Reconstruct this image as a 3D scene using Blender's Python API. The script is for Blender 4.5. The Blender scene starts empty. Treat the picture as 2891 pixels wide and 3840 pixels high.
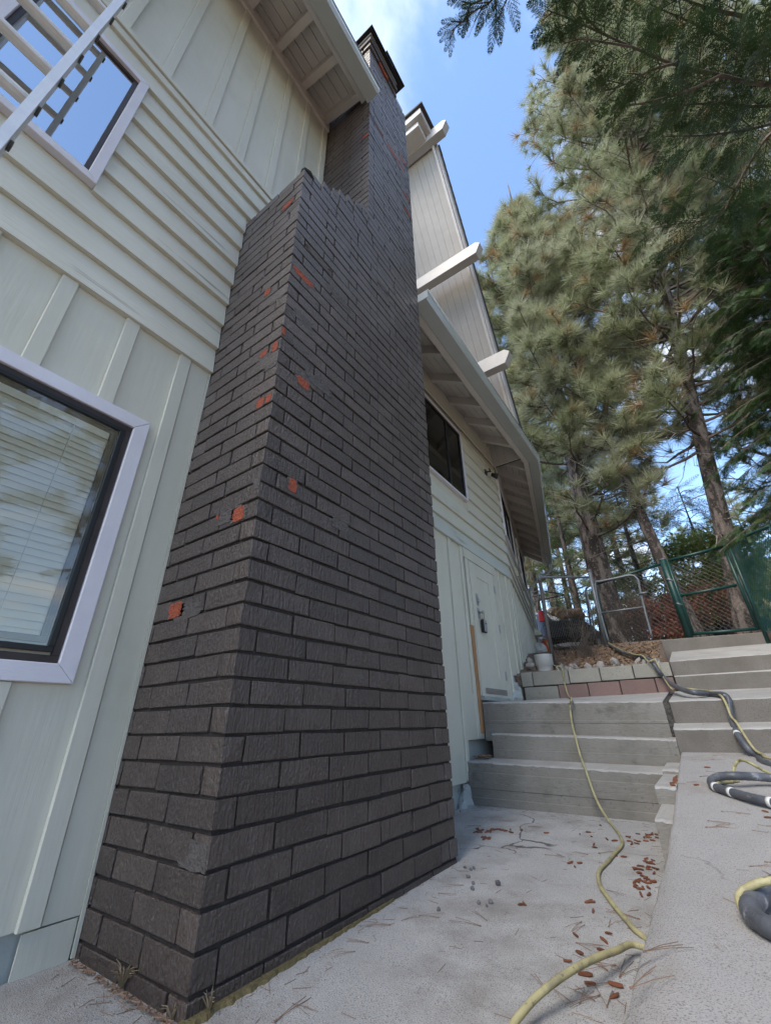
import bpy, bmesh, math, random
import numpy as np
from mathutils import Vector, Matrix

random.seed(7); rng = np.random.default_rng(7)
sc = bpy.context.scene
COL = sc.collection
R = math.radians

# ------------------------------------------------------------------ camera
# rows: world X (out of the house wall), Y (along the wall), Z (up) seen in camera axes (right, down, forward)
ROT = np.array([[0.81672912, 0.57687448, -0.01301473],
                [-0.26886383, 0.36050228, -0.89316871],
                [-0.5105544, 0.73297608, 0.44953339]])
FPX, CX, CY, ZC = 1574.845, 1445.5, 1920.0, 0.80        # photo pixels; camera stands 0.8 m above the slab
cam_d = bpy.data.cameras.new('camera'); cam = bpy.data.objects.new('camera', cam_d); COL.objects.link(cam)
cam_d.sensor_fit = 'HORIZONTAL'; cam_d.sensor_width = 36.0; cam_d.lens = 36.0 * FPX / 2891.0
cam_d.clip_start = 0.02; cam_d.clip_end = 600
right, up, back = ROT[0], -ROT[1], -ROT[2]
cam.matrix_world = Matrix(((right[0], up[0], back[0], 0), (right[1], up[1], back[1], 0), (right[2], up[2], back[2], ZC), (0, 0, 0, 1)))
sc.camera = cam

# ------------------------------------------------------------------ sky, sun, exposure
SUN_EL, SUN_AZ = 50, 192            # azimuth measured from +Y towards +X
wd = bpy.data.worlds.new('World'); sc.world = wd; wd.use_nodes = True
nt = wd.node_tree; N = nt.nodes; Lk = nt.links
bg = N['Background']
sky = N.new('ShaderNodeTexSky'); sky.sky_type = 'NISHITA'; sky.sun_disc = False
sky.sun_elevation = R(SUN_EL); sky.sun_rotation = R(SUN_AZ); sky.air_density = 1.0; sky.dust_density = 0.2; sky.ozone_density = 2.6
tc = N.new('ShaderNodeTexCoord')
sep = N.new('ShaderNodeSeparateXYZ'); Lk.new(tc.outputs['Generated'], sep.inputs[0])
mx = N.new('ShaderNodeMath'); mx.operation = 'MAXIMUM'; mx.inputs[1].default_value = 0.12; Lk.new(sep.outputs[2], mx.inputs[0])
dv = N.new('ShaderNodeVectorMath'); dv.operation = 'DIVIDE'
cmb = N.new('ShaderNodeCombineXYZ'); cmb.inputs[2].default_value = 1.0
dx = N.new('ShaderNodeMath'); dx.operation = 'DIVIDE'; Lk.new(sep.outputs[0], dx.inputs[0]); Lk.new(mx.outputs[0], dx.inputs[1])
dy = N.new('ShaderNodeMath'); dy.operation = 'DIVIDE'; Lk.new(sep.outputs[1], dy.inputs[0]); Lk.new(mx.outputs[0], dy.inputs[1])
Lk.new(dx.outputs[0], cmb.inputs[0]); Lk.new(dy.outputs[0], cmb.inputs[1])
mp = N.new('ShaderNodeMapping'); mp.inputs['Location'].default_value = (24.3546, 11.157, 0.0); mp.inputs['Scale'].default_value = (1.0, 0.75, 1.0)
Lk.new(cmb.outputs[0], mp.inputs[0])
cn = N.new('ShaderNodeTexNoise'); cn.inputs['Scale'].default_value = 1.5; cn.inputs['Detail'].default_value = 9; cn.inputs['Roughness'].default_value = 0.56; cn.inputs['Distortion'].default_value = 0.35
Lk.new(mp.outputs[0], cn.inputs[0])
cr = N.new('ShaderNodeMapRange'); cr.inputs[1].default_value = 0.49; cr.inputs[2].default_value = 0.76; cr.interpolation_type = 'SMOOTHSTEP'
Lk.new(cn.outputs[0], cr.inputs[0])
mixs = N.new('ShaderNodeMix'); mixs.data_type = 'RGBA'
Lk.new(cr.outputs[0], mixs.inputs[0]); Lk.new(sky.outputs[0], mixs.inputs[6]); mixs.inputs[7].default_value = (4.6, 4.7, 4.9, 1)
Lk.new(mixs.outputs[2], bg.inputs[0]); bg.inputs[1].default_value = 0.145
sun_d = bpy.data.lights.new('sun', 'SUN'); sun_d.energy = 1.9; sun_d.angle = R(40); sun_d.color = (1.0, 0.91, 0.77)
sun = bpy.data.objects.new('sun', sun_d); COL.objects.link(sun)
sd = Vector((math.sin(R(SUN_AZ)) * math.cos(R(SUN_EL)), math.cos(R(SUN_AZ)) * math.cos(R(SUN_EL)), math.sin(R(SUN_EL))))
sun.rotation_euler = sd.to_track_quat('Z', 'Y').to_euler()
sc.view_settings.view_transform = 'Standard'; sc.view_settings.look = 'None'; sc.view_settings.gamma = 1; sc.view_settings.exposure = 1.7
sc.render.engine = 'CYCLES'

# ------------------------------------------------------------------ pixels to points
def ray(px, py):
    v = np.array([(px - CX) / FPX, (py - CY) / FPX, 1.0]); return ROT.T @ v
def PX(px, py, X):
    r = ray(px, py) * 1.0; r = r * (X / r[0]); return Vector((r[0], r[1], r[2] + ZC))
def PY(px, py, Y):
    r = ray(px, py); r = r * (Y / r[1]); return Vector((r[0], r[1], r[2] + ZC))
def PZ(px, py, Z):
    r = ray(px, py); r = r * ((Z - ZC) / r[2]); return Vector((r[0], r[1], r[2] + ZC))
def PD(px, py, d):
    r = ray(px, py); r = r / np.linalg.norm(r) * d; return Vector((r[0], r[1], r[2] + ZC))

# ------------------------------------------------------------------ materials
def mat(name, c1, c2=None, scale=3.0, rough=0.6, bump=0.0, bscale=40.0, stretch=(1, 1, 1), spec=0.4, metal=0.0, detail=6,
        c3=None, c3scale=60.0, c3lo=0.55, c3hi=0.62, rand=0.0, bstretch=None, lo=0.35, hi=0.65, c4=None, c4scale=1.0, c4lo=.55, c4hi=.7, c4stretch=(1, 1, 1), dist=0.004, transl=0.0, b2=0.0, b2scale=60.0, b2stretch=(1, 1, 1), crack=0.0, c5=None, c5scale=.9, c5lo=.5, c5hi=.75, c5max=.6):
    m = bpy.data.materials.new(name); m.use_nodes = True
    n = m.node_tree.nodes; l = m.node_tree.links; b = n['Principled BSDF']
    b.inputs['Roughness'].default_value = rough; b.inputs['Metallic'].default_value = metal
    b.inputs['Specular IOR Level'].default_value = spec
    t = n.new('ShaderNodeTexCoord')
    def coords(st):
        g = n.new('ShaderNodeMapping'); g.inputs['Scale'].default_value = st
        if rand > 0:
            oi = n.new('ShaderNodeObjectInfo'); vm = n.new('ShaderNodeVectorMath'); vm.operation = 'SCALE'
            vm.inputs[0].default_value = (37.1, 17.3, 53.7); l.new(oi.outputs['Random'], vm.inputs['Scale']); l.new(vm.outputs[0], g.inputs['Location'])
        l.new(t.outputs['Object'], g.inputs[0]); return g.outputs[0]
    def noise(sc_, st, det=detail, ro=0.6):
        x = n.new('ShaderNodeTexNoise'); x.inputs['Scale'].default_value = sc_; x.inputs['Detail'].default_value = det; x.inputs['Roughness'].default_value = ro
        l.new(coords(st), x.inputs[0]); return x.outputs[0]
    def ramp(src, a, z):
        x = n.new('ShaderNodeMapRange'); x.inputs[1].default_value = a; x.inputs[2].default_value = z; l.new(src, x.inputs[0]); return x.outputs[0]
    def mix(f, a, bcol):
        x = n.new('ShaderNodeMix'); x.data_type = 'RGBA'; l.new(f, x.inputs[0])
        if isinstance(a, tuple): x.inputs[6].default_value = (*a, 1)
        else: l.new(a, x.inputs[6])
        x.inputs[7].default_value = (*bcol, 1); return x.outputs[2]
    col = c1
    if c2: col = mix(ramp(noise(scale, stretch), lo, hi), col, c2)
    if c3: col = mix(ramp(noise(c3scale, (1, 1, 1), 2), c3lo, c3hi), col, c3)
    if c4: col = mix(ramp(noise(c4scale, c4stretch, 8, .65), c4lo, c4hi), col, c4)
    if crack > 0:
        vo = n.new('ShaderNodeTexVoronoi'); vo.feature = 'DISTANCE_TO_EDGE'; vo.inputs['Scale'].default_value = crack
        nz = n.new('ShaderNodeTexNoise'); nz.inputs['Scale'].default_value = 3.0; nz.inputs['Detail'].default_value = 6; l.new(coords((1, 1, 1)), nz.inputs[0])
        av = n.new('ShaderNodeVectorMath'); av.operation = 'MULTIPLY_ADD'; av.inputs[1].default_value = (.45, .45, 0); l.new(nz.outputs['Color'], av.inputs[0]); l.new(coords((1, 1, 0)), av.inputs[2]); l.new(av.outputs[0], vo.inputs['Vector'])
        mrk = n.new('ShaderNodeMapRange'); mrk.inputs[1].default_value = .0035; mrk.inputs[2].default_value = .0015; l.new(vo.outputs['Distance'], mrk.inputs[0])
        mk2 = n.new('ShaderNodeMath'); mk2.operation = 'MULTIPLY'; l.new(mrk.outputs[0], mk2.inputs[0]); l.new(ramp(noise(1.7, (1, 1, 1), 3), .46, .56), mk2.inputs[1])
        col = mix(mk2.outputs[0], col, (.10, .09, .08))
    if c5:
        f5 = n.new('ShaderNodeMath'); f5.operation = 'MULTIPLY'; f5.inputs[1].default_value = c5max; l.new(ramp(noise(c5scale, (1, 1, 1), 9, .7), c5lo, c5hi), f5.inputs[0]); col = mix(f5.outputs[0], col, c5)
    if rand > 0:
        oi = n.new('ShaderNodeObjectInfo'); hs = n.new('ShaderNodeHueSaturation')
        mr = n.new('ShaderNodeMapRange'); mr.inputs[3].default_value = 1 - rand; mr.inputs[4].default_value = 1 + rand
        l.new(oi.outputs['Random'], mr.inputs[0]); l.new(mr.outputs[0], hs.inputs['Value'])
        if isinstance(col, tuple): hs.inputs['Color'].default_value = (*col, 1)
        else: l.new(col, hs.inputs['Color'])
        col = hs.outputs[0]
    if isinstance(col, tuple): b.inputs['Base Color'].default_value = (*col, 1)
    else: l.new(col, b.inputs['Base Color'])
    if bump > 0:
        bn = n.new('ShaderNodeBump'); bn.inputs['Strength'].default_value = bump; bn.inputs['Distance'].default_value = dist
        l.new(noise(bscale, bstretch or stretch, 5), bn.inputs['Height'])
        if b2 > 0:
            bn2 = n.new('ShaderNodeBump'); bn2.inputs['Strength'].default_value = b2; bn2.inputs['Distance'].default_value = dist; l.new(noise(b2scale, b2stretch, 3, .5), bn2.inputs['Height']); l.new(bn.outputs[0], bn2.inputs['Normal']); bn = bn2
        l.new(bn.outputs[0], b.inputs['Normal'])
    if transl > 0:
        tr = n.new('ShaderNodeBsdfTranslucent'); ms = n.new('ShaderNodeMixShader'); ms.inputs[0].default_value = transl
        if isinstance(col, tuple): tr.inputs[0].default_value = (*col, 1)
        else: l.new(col, tr.inputs[0])
        l.new(b.outputs[0], ms.inputs[1]); l.new(tr.outputs[0], ms.inputs[2]); l.new(ms.outputs[0], n['Material Output'].inputs[0])
    return m

M = {}
BR1, BR2 = (0.062, 0.045, 0.037), (0.082, 0.061, 0.051)
M['brick'] = mat('painted_brick', BR1, BR2, 9, 0.40, 0.9, 30, (1, 1, 1), 0.5, rand=0.18, bstretch=(3.2, 1, 0.22), dist=0.016, b2=.55, b2scale=75, b2stretch=(1, 1, .7),
                 c3=(0.125, 0.105, 0.096), c3scale=85, c3lo=.60, c3hi=.72, c5=(.045, .034, .03), c5scale=4, c5max=.5)
M['brickw'] = mat('painted_brick_courses', BR1, BR2, 9, 0.40, 0.9, 34, (1, 1, 1), 0.5, bstretch=(2.4, 2.4, 0.25), dist=0.016, b2=.55, b2scale=75,
                  c3=(0.125, 0.105, 0.096), c3scale=85, c3lo=.60, c3hi=.72, c4=(0.13, 0.112, 0.105), c4scale=2.2, c4lo=.42, c4hi=.75)
M['mortar'] = mat('painted_mortar', (0.024, 0.019, 0.018), (0.036, 0.029, 0.026), 20, 0.8, 0.8, 60, dist=.006)
M['raw'] = mat('bare_orange_brick', (0.42, 0.095, 0.045), (0.28, 0.058, 0.03), 55, 0.95, 1.0, 70, dist=.02, lo=.3, hi=.7, c3=(.46, .19, .13), c3scale=200, c3lo=.6, c3hi=.7, c4=(.10, .06, .05), c4scale=45, c4lo=.58, c4hi=.66)
M['spall'] = mat('painted_over_spall', (0.080, 0.068, 0.062), (0.105, 0.092, 0.086), 40, 0.7, 1.0, 45, dist=.02)
M['green'] = mat('pale_green_paint', (0.595, 0.575, 0.485), (0.62, 0.60, 0.515), 2.5, 0.5, 0.6, 26, (1, 1, 1), 0.35, bstretch=(1, 1, 0.07), dist=.004, b2=.25, b2scale=5, c5=(.40, .385, .30), c5scale=1.1, c5lo=.55, c5hi=.8, c5max=.5,
                 c4=(0.53, 0.525, 0.44), c4scale=1.3, c4lo=.5, c4hi=.8, c4stretch=(1, 1, .3))
M['greenh'] = mat('pale_green_lap_paint', (0.595, 0.575, 0.485), (0.625, 0.605, 0.52), 2.5, 0.5, 0.9, 26, (1, 1, 1), 0.35, bstretch=(1, 0.05, 1), dist=.006,
                  c3=(0.36, 0.38, 0.32), c3scale=1.0, c3lo=2, c3hi=3, c4=(0.30, 0.28, 0.22), c4scale=14, c4lo=.62, c4hi=.71, c4stretch=(1, .05, 1))
M['greenw'] = mat('weathered_lap_paint', (0.55, 0.575, 0.53), (0.52, 0.545, 0.49), 2.5, 0.6, 0.6, 16, bstretch=(1, 0.06, 1), c4=(0.28, 0.27, 0.22), c4scale=6, c4lo=.6, c4hi=.72, c4stretch=(1, .12, 1))
M['lav'] = mat('lavender_white_trim', (0.66, 0.64, 0.70), (0.70, 0.68, 0.73), 6, 0.5, 0.5, 60, bstretch=(.6, .6, 1.6), dist=.003)
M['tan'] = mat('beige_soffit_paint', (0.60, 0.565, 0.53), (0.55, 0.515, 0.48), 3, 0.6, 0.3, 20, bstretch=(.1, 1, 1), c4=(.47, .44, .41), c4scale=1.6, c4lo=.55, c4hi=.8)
M['soffit'] = mat('shade_darkened_soffit', (0.41, 0.385, 0.36), (0.37, 0.345, 0.32), 3, .65, .3, 20)  # rake soffit colour darkened and greyed to carry the shade under the overhang
M['beam'] = mat('painted_beam', (0.50, 0.475, 0.455), (0.45, 0.425, 0.405), 4, 0.55, 0.4, 20, bstretch=(.12, 1, 1), c4=(.33, .31, .29), c4scale=8, c4lo=.66, c4hi=.76, c4stretch=(.12, 1, 1))
M['gutter'] = mat('grey_green_gutter_enamel', (0.40, 0.43, 0.41), (0.43, 0.455, 0.44), 3, 0.2, 0, spec=.7)
M['lip'] = mat('bright_gutter_lip', (0.62, 0.66, 0.68), None, rough=.22, metal=.7)
M['shingle'] = mat('dark_shingle', (0.045, 0.042, 0.04), (0.07, 0.065, 0.06), 30, 0.9, .8, 80)
M['frame'] = mat('dark_bronze_frame', (0.035, 0.026, 0.024), (0.05, 0.036, 0.033), 12, 0.45, 0.2, 60)
M['framei'] = mat('tan_inner_stop', (0.22, 0.18, 0.13), (0.16, 0.13, 0.10), 12, 0.5)
M['black'] = mat('black_plastic', (0.012, 0.012, 0.013), None, rough=.4)
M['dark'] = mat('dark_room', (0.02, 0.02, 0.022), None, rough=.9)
M['slab'] = mat('exposed_aggregate_concrete', (0.38, 0.37, 0.36), (0.47, 0.46, 0.445), 1.6, 0.85, 1.0, 190, c3=(0.19, 0.185, 0.185), c3scale=230, c3lo=.55, c3hi=.62,
                c4=(0.72, 0.71, 0.70), c4scale=270, c4lo=.62, c4hi=.67, dist=.008, crack=.42, c5=(.19, .165, .14), c5scale=1.5, c5lo=.48, c5hi=.68, c5max=.7)
M['walk'] = mat('walkway_concrete', (0.31, 0.30, 0.295), (0.40, 0.385, 0.375), 1.3, 0.85, 1.0, 190, c3=(0.18, 0.17, 0.16), c3scale=220, c3lo=.55, c3hi=.62,
                c4=(0.62, 0.61, 0.60), c4scale=260, c4lo=.63, c4hi=.68, dist=.006, crack=.35, c5=(.18, .15, .12), c5scale=1.3, c5lo=.48, c5hi=.7, c5max=.65)
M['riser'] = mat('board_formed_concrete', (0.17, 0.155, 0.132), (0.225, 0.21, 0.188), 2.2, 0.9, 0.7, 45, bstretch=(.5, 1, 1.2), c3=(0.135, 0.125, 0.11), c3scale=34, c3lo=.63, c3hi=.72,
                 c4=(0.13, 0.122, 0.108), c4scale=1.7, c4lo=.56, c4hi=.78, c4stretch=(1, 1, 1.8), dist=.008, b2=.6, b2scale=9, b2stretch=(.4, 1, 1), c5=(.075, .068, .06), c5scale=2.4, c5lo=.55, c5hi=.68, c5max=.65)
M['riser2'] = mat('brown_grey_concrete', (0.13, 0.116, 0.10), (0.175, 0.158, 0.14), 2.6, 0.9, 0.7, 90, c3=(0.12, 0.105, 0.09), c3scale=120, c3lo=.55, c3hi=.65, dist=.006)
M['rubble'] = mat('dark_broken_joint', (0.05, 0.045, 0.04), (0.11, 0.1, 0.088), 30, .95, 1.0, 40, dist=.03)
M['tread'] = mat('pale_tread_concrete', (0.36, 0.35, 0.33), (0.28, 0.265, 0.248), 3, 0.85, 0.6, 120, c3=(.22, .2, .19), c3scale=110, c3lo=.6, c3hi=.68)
M['found'] = mat('painted_foundation', (0.40, 0.42, 0.40), (0.32, 0.34, 0.33), 3, 0.8, 0.6, 40, c4=(.2, .19, .17), c4scale=4, c4lo=.6, c4hi=.7)
M['blockg'] = mat('grey_block', (0.30, 0.28, 0.235), (0.25, 0.235, 0.20), 5, 0.9, 0.6, 90, rand=.12, c3=(.2, .18, .15), c3scale=60, c3lo=.6, c3hi=.7)
M['blockr'] = mat('red_block', (0.225, 0.145, 0.125), (0.195, 0.13, 0.115), 5, 0.9, 0.6, 90, rand=.12, c3=(.17, .1, .085), c3scale=60, c3lo=.6, c3hi=.7)
M['dirt'] = mat('brown_dirt', (0.16, 0.115, 0.085), (0.23, 0.165, 0.12), 5, 0.95, 1.0, 40, c3=(0.09, 0.062, 0.045), c3scale=30, c3lo=.52, c3hi=.62, c4=(.30, .19, .11), c4scale=22, c4lo=.56, c4hi=.66, dist=.02)
M['litter'] = mat('leaf_litter', (0.30, 0.18, 0.10), (0.22, 0.13, 0.075), 30, 0.9, .5, 60, rand=.3)
M['stone'] = mat('pale_stone', (0.34, 0.31, 0.28), (0.25, 0.22, 0.20), 8, 0.85, .7, 40, rand=.25)
M['stoned'] = mat('dark_pebble', (0.09, 0.09, 0.10), (0.14, 0.13, 0.13), 20, 0.7, .4, 60, rand=.3)
M['cone'] = mat('red_brown_cone', (0.16, 0.055, 0.028), (0.22, 0.085, 0.042), 60, 0.7, 1, 300, rand=.3)
M['needle_dry'] = mat('dry_needle', (0.23, 0.15, 0.10), (0.17, 0.105, 0.07), 20, 0.6, rand=.2)
M['grass_dry'] = mat('dry_grass', (0.27, 0.205, 0.12), (0.20, 0.15, 0.09), 20, 0.7)
M['moss'] = mat('moss_strip', (0.105, 0.085, 0.035), (0.16, 0.125, 0.06), 40, 0.95, 1, 90, dist=.01)
M['hose_y'] = mat('pale_yellow_hose', (0.37, 0.33, 0.17), (0.29, 0.26, 0.14), 14, 0.55, .6, 60, c4=(.20, .18, .11), c4scale=14, c4lo=.5, c4hi=.7, c3=(.15, .14, .10), c3scale=60, c3lo=.62, c3hi=.7)
M['hose_b'] = mat('black_vacuum_hose', (0.055, 0.058, 0.068), (0.10, 0.105, 0.12), 9, 0.4, .5, 30, c4=(0.33, 0.34, 0.36), c4scale=14, c4lo=.58, c4hi=.72, dist=.004)
M['tie'] = mat('white_tie', (0.55, 0.55, 0.53), None, rough=.4)
M['alu'] = mat('ladder_aluminium', (0.58, 0.60, 0.65), (0.65, 0.67, 0.71), 9, 0.45, .3, 90, metal=.12, bstretch=(1, 1, .2))
M['alu2'] = mat('rung_aluminium', (0.60, 0.575, 0.54), (0.50, 0.475, 0.44), 9, 0.4, .2, 90, metal=.2)
M['galv'] = mat('galvanised_pipe', (0.20, 0.21, 0.22), (0.15, 0.16, 0.165), 14, 0.5, .2, 90, metal=.35)
M['rustpipe'] = mat('weathered_pipe', (0.075, 0.072, 0.07), (0.12, 0.105, 0.095), 14, 0.6, .2, 90, metal=.2)
M['gcoat'] = mat('green_coated_pipe', (0.006, 0.034, 0.029), (0.008, 0.045, 0.037), 9, 0.4, .2, 60)
M['wire'] = mat('chain_link_wire', (0.11, 0.10, 0.092), (0.08, 0.07, 0.062), 9, 0.5, metal=.3)
M['wireg'] = mat('green_chain_link_wire', (0.012, 0.07, 0.06), None, rough=.5)
M['bark'] = mat('pine_bark', (0.155, 0.128, 0.112), (0.042, 0.034, 0.030), 9, 0.95, 1.0, 11, (1, 1, .32), bstretch=(1, 1, .3), dist=.05, lo=.44, hi=.54, c3=(.21, .172, .15), c3scale=20, c3lo=.6, c3hi=.7)
M['twig'] = mat('branch_bark', (0.10, 0.075, 0.06), (0.15, 0.12, 0.10), 12, 0.9)
M['dead'] = mat('dead_twig', (0.26, 0.23, 0.20), None, rough=.9)
M['brushm'] = mat('dry_brush_stems', (0.14, 0.115, 0.095), None, rough=.9)
M['pine'] = mat('pine_needles', (0.22, 0.25, 0.12), (0.38, 0.395, 0.25), 1.1, 0.45, transl=.4, lo=.35, hi=.65, c4=(.46, .45, .35), c4scale=.45, c4lo=.5, c4hi=.75)
M['pine2'] = mat('old_brown_needles', (0.36, 0.23, 0.11), (0.30, 0.23, 0.13), 2, 0.6, transl=.2)
M['cedar'] = mat('cedar_scale_leaves', (0.022, 0.050, 0.018), (0.042, 0.078, 0.026), 2.2, 0.55, transl=.2, c4=(.085, .105, .03), c4scale=.9, c4lo=.58, c4hi=.75)
M['cedarb'] = mat('cedar_scale_leaves_bright', (0.040, 0.085, 0.020), (0.07, 0.115, 0.03), 2.2, 0.55, transl=.25, c4=(.12, .12, .035), c4scale=.9, c4lo=.55, c4hi=.7)
M['leafg'] = mat('broad_leaves', (0.14, 0.19, 0.045), (0.30, 0.33, 0.09), 1.6, 0.5, transl=.4)
M['leafr'] = mat('red_maple_leaves', (0.36, 0.11, 0.08), (0.40, 0.19, 0.12), 1.6, 0.5, transl=.4)
M['burlap'] = mat('tan_debris_bag', (0.42, 0.28, 0.18), (0.35, 0.22, 0.14), 6, 0.8, .8, 12, rand=.12, dist=.03)
M['navy'] = mat('navy_truck_paint', (0.030, 0.045, 0.085), None, rough=.25, spec=.6)
M['letter'] = mat('white_lettering', (0.75, 0.75, 0.76), None, rough=.5)
M['red'] = mat('red_tail_light', (0.35, 0.012, 0.015), None, rough=.2)
M['orange'] = mat('orange_plastic', (0.65, 0.09, 0.025), None, rough=.5)
M['white'] = mat('white_plastic', (0.60, 0.59, 0.57), (0.53, 0.52, 0.50), 6, 0.45, .2, 20)
M['rawwood'] = mat('bare_wood', (0.42, 0.23, 0.11), (0.32, 0.165, 0.075), 8, 0.8, .6, 30, bstretch=(1, 1, .08), lo=.4, hi=.6, stretch=(1, 1, .1))
M['steel'] = mat('satin_steel', (0.42, 0.42, 0.43), None, rough=.35, metal=.8)
M['blind'] = mat('blind_slats', (0.80, 0.78, 0.70), (0.76, 0.74, 0.66), 3, 0.6)
M['curtain'] = mat('pale_curtain', (0.42, 0.47, 0.44), (0.36, 0.41, 0.38), 4, 0.9)
M['tarp'] = mat('black_bed_panel', (0.01, 0.01, 0.011), None, rough=.7)
M['houseb'] = mat('far_house_cream', (0.50, 0.44, 0.30), (0.45, 0.40, 0.28), 3, .8)
def glassmat(name, tint=(0.95, 0.95, 0.93), rough=0.0, refl=1.5):
    m = bpy.data.materials.new(name); m.use_nodes = True; n = m.node_tree.nodes; l = m.node_tree.links
    n.remove(n['Principled BSDF'])
    fr = n.new('ShaderNodeFresnel'); fr.inputs[0].default_value = refl
    g = n.new('ShaderNodeBsdfGlossy'); g.inputs['Roughness'].default_value = rough; g.inputs['Color'].default_value = (1, 1, 1, 1)
    t = n.new('ShaderNodeBsdfTransparent'); t.inputs[0].default_value = (*tint, 1)
    x = n.new('ShaderNodeMixShader'); l.new(fr.outputs[0], x.inputs[0]); l.new(t.outputs[0], x.inputs[1]); l.new(g.outputs[0], x.inputs[2])
    nz = n.new('ShaderNodeTexNoise'); nz.inputs['Scale'].default_value = 1.6; bp = n.new('ShaderNodeBump'); bp.inputs['Strength'].default_value = .05; bp.inputs['Distance'].default_value = .02
    tcx = n.new('ShaderNodeTexCoord'); l.new(tcx.outputs['Object'], nz.inputs[0]); l.new(nz.outputs[0], bp.inputs['Height']); l.new(bp.outputs[0], g.inputs['Normal']); l.new(bp.outputs[0], fr.inputs['Normal'])
    l.new(x.outputs[0], n['Material Output'].inputs[0]); return m
M['glass'] = glassmat('window_glass', refl=1.5)
M['glass2'] = glassmat('coated_window_glass', (0.75, 0.8, 0.85), refl=8.0)

# ------------------------------------------------------------------ mesh helpers
class MB:
    def __init__(s): s.v = []; s.f = []
    def add(s, vs, fs):
        o = len(s.v); s.v += [tuple(p) for p in vs]; s.f += [tuple(i + o for i in q) for q in fs]; return s
    def box(s, x0, x1, y0, y1, z0, z1):
        return s.add([(x0, y0, z0), (x1, y0, z0), (x1, y1, z0), (x0, y1, z0), (x0, y0, z1), (x1, y0, z1), (x1, y1, z1), (x0, y1, z1)],
                     [(0, 3, 2, 1), (4, 5, 6, 7), (0, 1, 5, 4), (1, 2, 6, 5), (2, 3, 7, 6), (3, 0, 4, 7)])
    def hexa(s, a, b):     # two quads (lists of 4 points), a = bottom, b = top
        return s.add(list(a) + list(b), [(0, 3, 2, 1), (4, 5, 6, 7), (0, 1, 5, 4), (1, 2, 6, 5), (2, 3, 7, 6), (3, 0, 4, 7)])
    def prism(s, prof, axis_pts):   # profile list of points at start, same at end: axis_pts = (list0, list1)
        p0, p1 = axis_pts; n = len(p0)
        s.add(list(p0) + list(p1), [tuple(range(n))[::-1], tuple(range(n, 2 * n))] + [(i, (i + 1) % n, n + (i + 1) % n, n + i) for i in range(n)]); return s
    def tube(s, pts, r, n=8, cap=True):
        pts = [Vector(p) for p in pts]; m = len(pts); rr = r if isinstance(r, (list, tuple, np.ndarray)) else [r] * m
        o = len(s.v); ref = None
        for i, p in enumerate(pts):
            t = (pts[min(i + 1, m - 1)] - pts[max(i - 1, 0)]).normalized()
            if ref is None: ref = t.orthogonal().normalized()
            ref = (ref - t * ref.dot(t)).normalized(); b = t.cross(ref)
            for k in range(n):
                a = 2 * math.pi * k / n; s.v.append(tuple(p + (ref * math.cos(a) + b * math.sin(a)) * rr[i]))
        for i in range(m - 1):
            for k in range(n):
                s.f.append((o + i * n + k, o + i * n + (k + 1) % n, o + (i + 1) * n + (k + 1) % n, o + (i + 1) * n + k))
        if cap: s.f.append(tuple(o + k for k in range(n))[::-1]); s.f.append(tuple(o + (m - 1) * n + k for k in range(n)))
        return s
    def mesh(s, name, m, smooth=False):
        me = bpy.data.meshes.new(name); me.from_pydata(s.v, [], s.f); me.materials.append(M[m] if isinstance(m, str) else m)
        if smooth: me.polygons.foreach_set('use_smooth', [True] * len(me.polygons))
        me.update(); return me
    def build(s, name, m, parent=None, smooth=False, bevel=0.0):
        return link(name, s.mesh(name, m, smooth), parent, bevel)

def link(name, me, parent=None, bevel=0.0):
    o = bpy.data.objects.new(name, me); COL.objects.link(o)
    if parent is not None: attach(o, parent)
    if bevel > 0:
        b = o.modifiers.new('bevel', 'BEVEL'); b.width = bevel; b.segments = 1; b.limit_method = 'ANGLE'; b.angle_limit = R(40)
    return o
def attach(o, parent):
    o.parent = parent
    w = Matrix.Translation(WLOC.get(parent.name, (0, 0, 0)))
    o.matrix_parent_inverse = w.inverted()
WLOC = {}
def tag(o, label, cat, group=None, kind=None):
    o['label'] = label
    if cat: o['category'] = cat
    if group: o['group'] = group
    if kind: o['kind'] = kind
    return o
def struct(o): o['kind'] = 'structure'; return o
def thing(name, label, cat, loc=(0, 0, 0), group=None):
    o = bpy.data.objects.new(name, None); COL.objects.link(o); o.location = loc; o.empty_display_size = .1
    WLOC[o.name] = tuple(loc); return tag(o, label, cat, group)
def box(name, m, parent, x0, x1, y0, y1, z0, z1, bevel=0.0):
    return MB().box(min(x0, x1), max(x0, x1), min(y0, y1), max(y0, y1), min(z0, z1), max(z0, z1)).build(name, m, parent, bevel=bevel)
def arr_mesh(name, V, F, mats, midx=None, smooth=False):
    V = np.asarray(V, np.float32); F = np.asarray(F, np.int32); k = F.shape[1]
    me = bpy.data.meshes.new(name); me.vertices.add(len(V)); me.vertices.foreach_set('co', V.ravel())
    me.loops.add(F.size); me.loops.foreach_set('vertex_index', F.ravel())
    me.polygons.add(len(F)); me.polygons.foreach_set('loop_start', np.arange(0, F.size, k, dtype=np.int32))
    for q in mats: me.materials.append(M[q])
    if midx is not None: me.polygons.foreach_set('material_index', np.asarray(midx, np.int32))
    me.update(calc_edges=True); me.validate(); return me
def jit(a): return random.uniform(-a, a)
def catmull(pts, n=8):
    pts = [Vector(p) for p in pts]; out = []
    for i in range(len(pts) - 1):
        p0, p1, p2, p3 = pts[max(i - 1, 0)], pts[i], pts[i + 1], pts[min(i + 2, len(pts) - 1)]
        for k in range(n):
            t = k / n; out.append(0.5 * ((2 * p1) + (p2 - p0) * t + (2 * p0 - 5 * p1 + 4 * p2 - p3) * t * t + (3 * p1 - p0 - 3 * p2 + p3) * t ** 3))
    out.append(pts[-1]); return out

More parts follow.
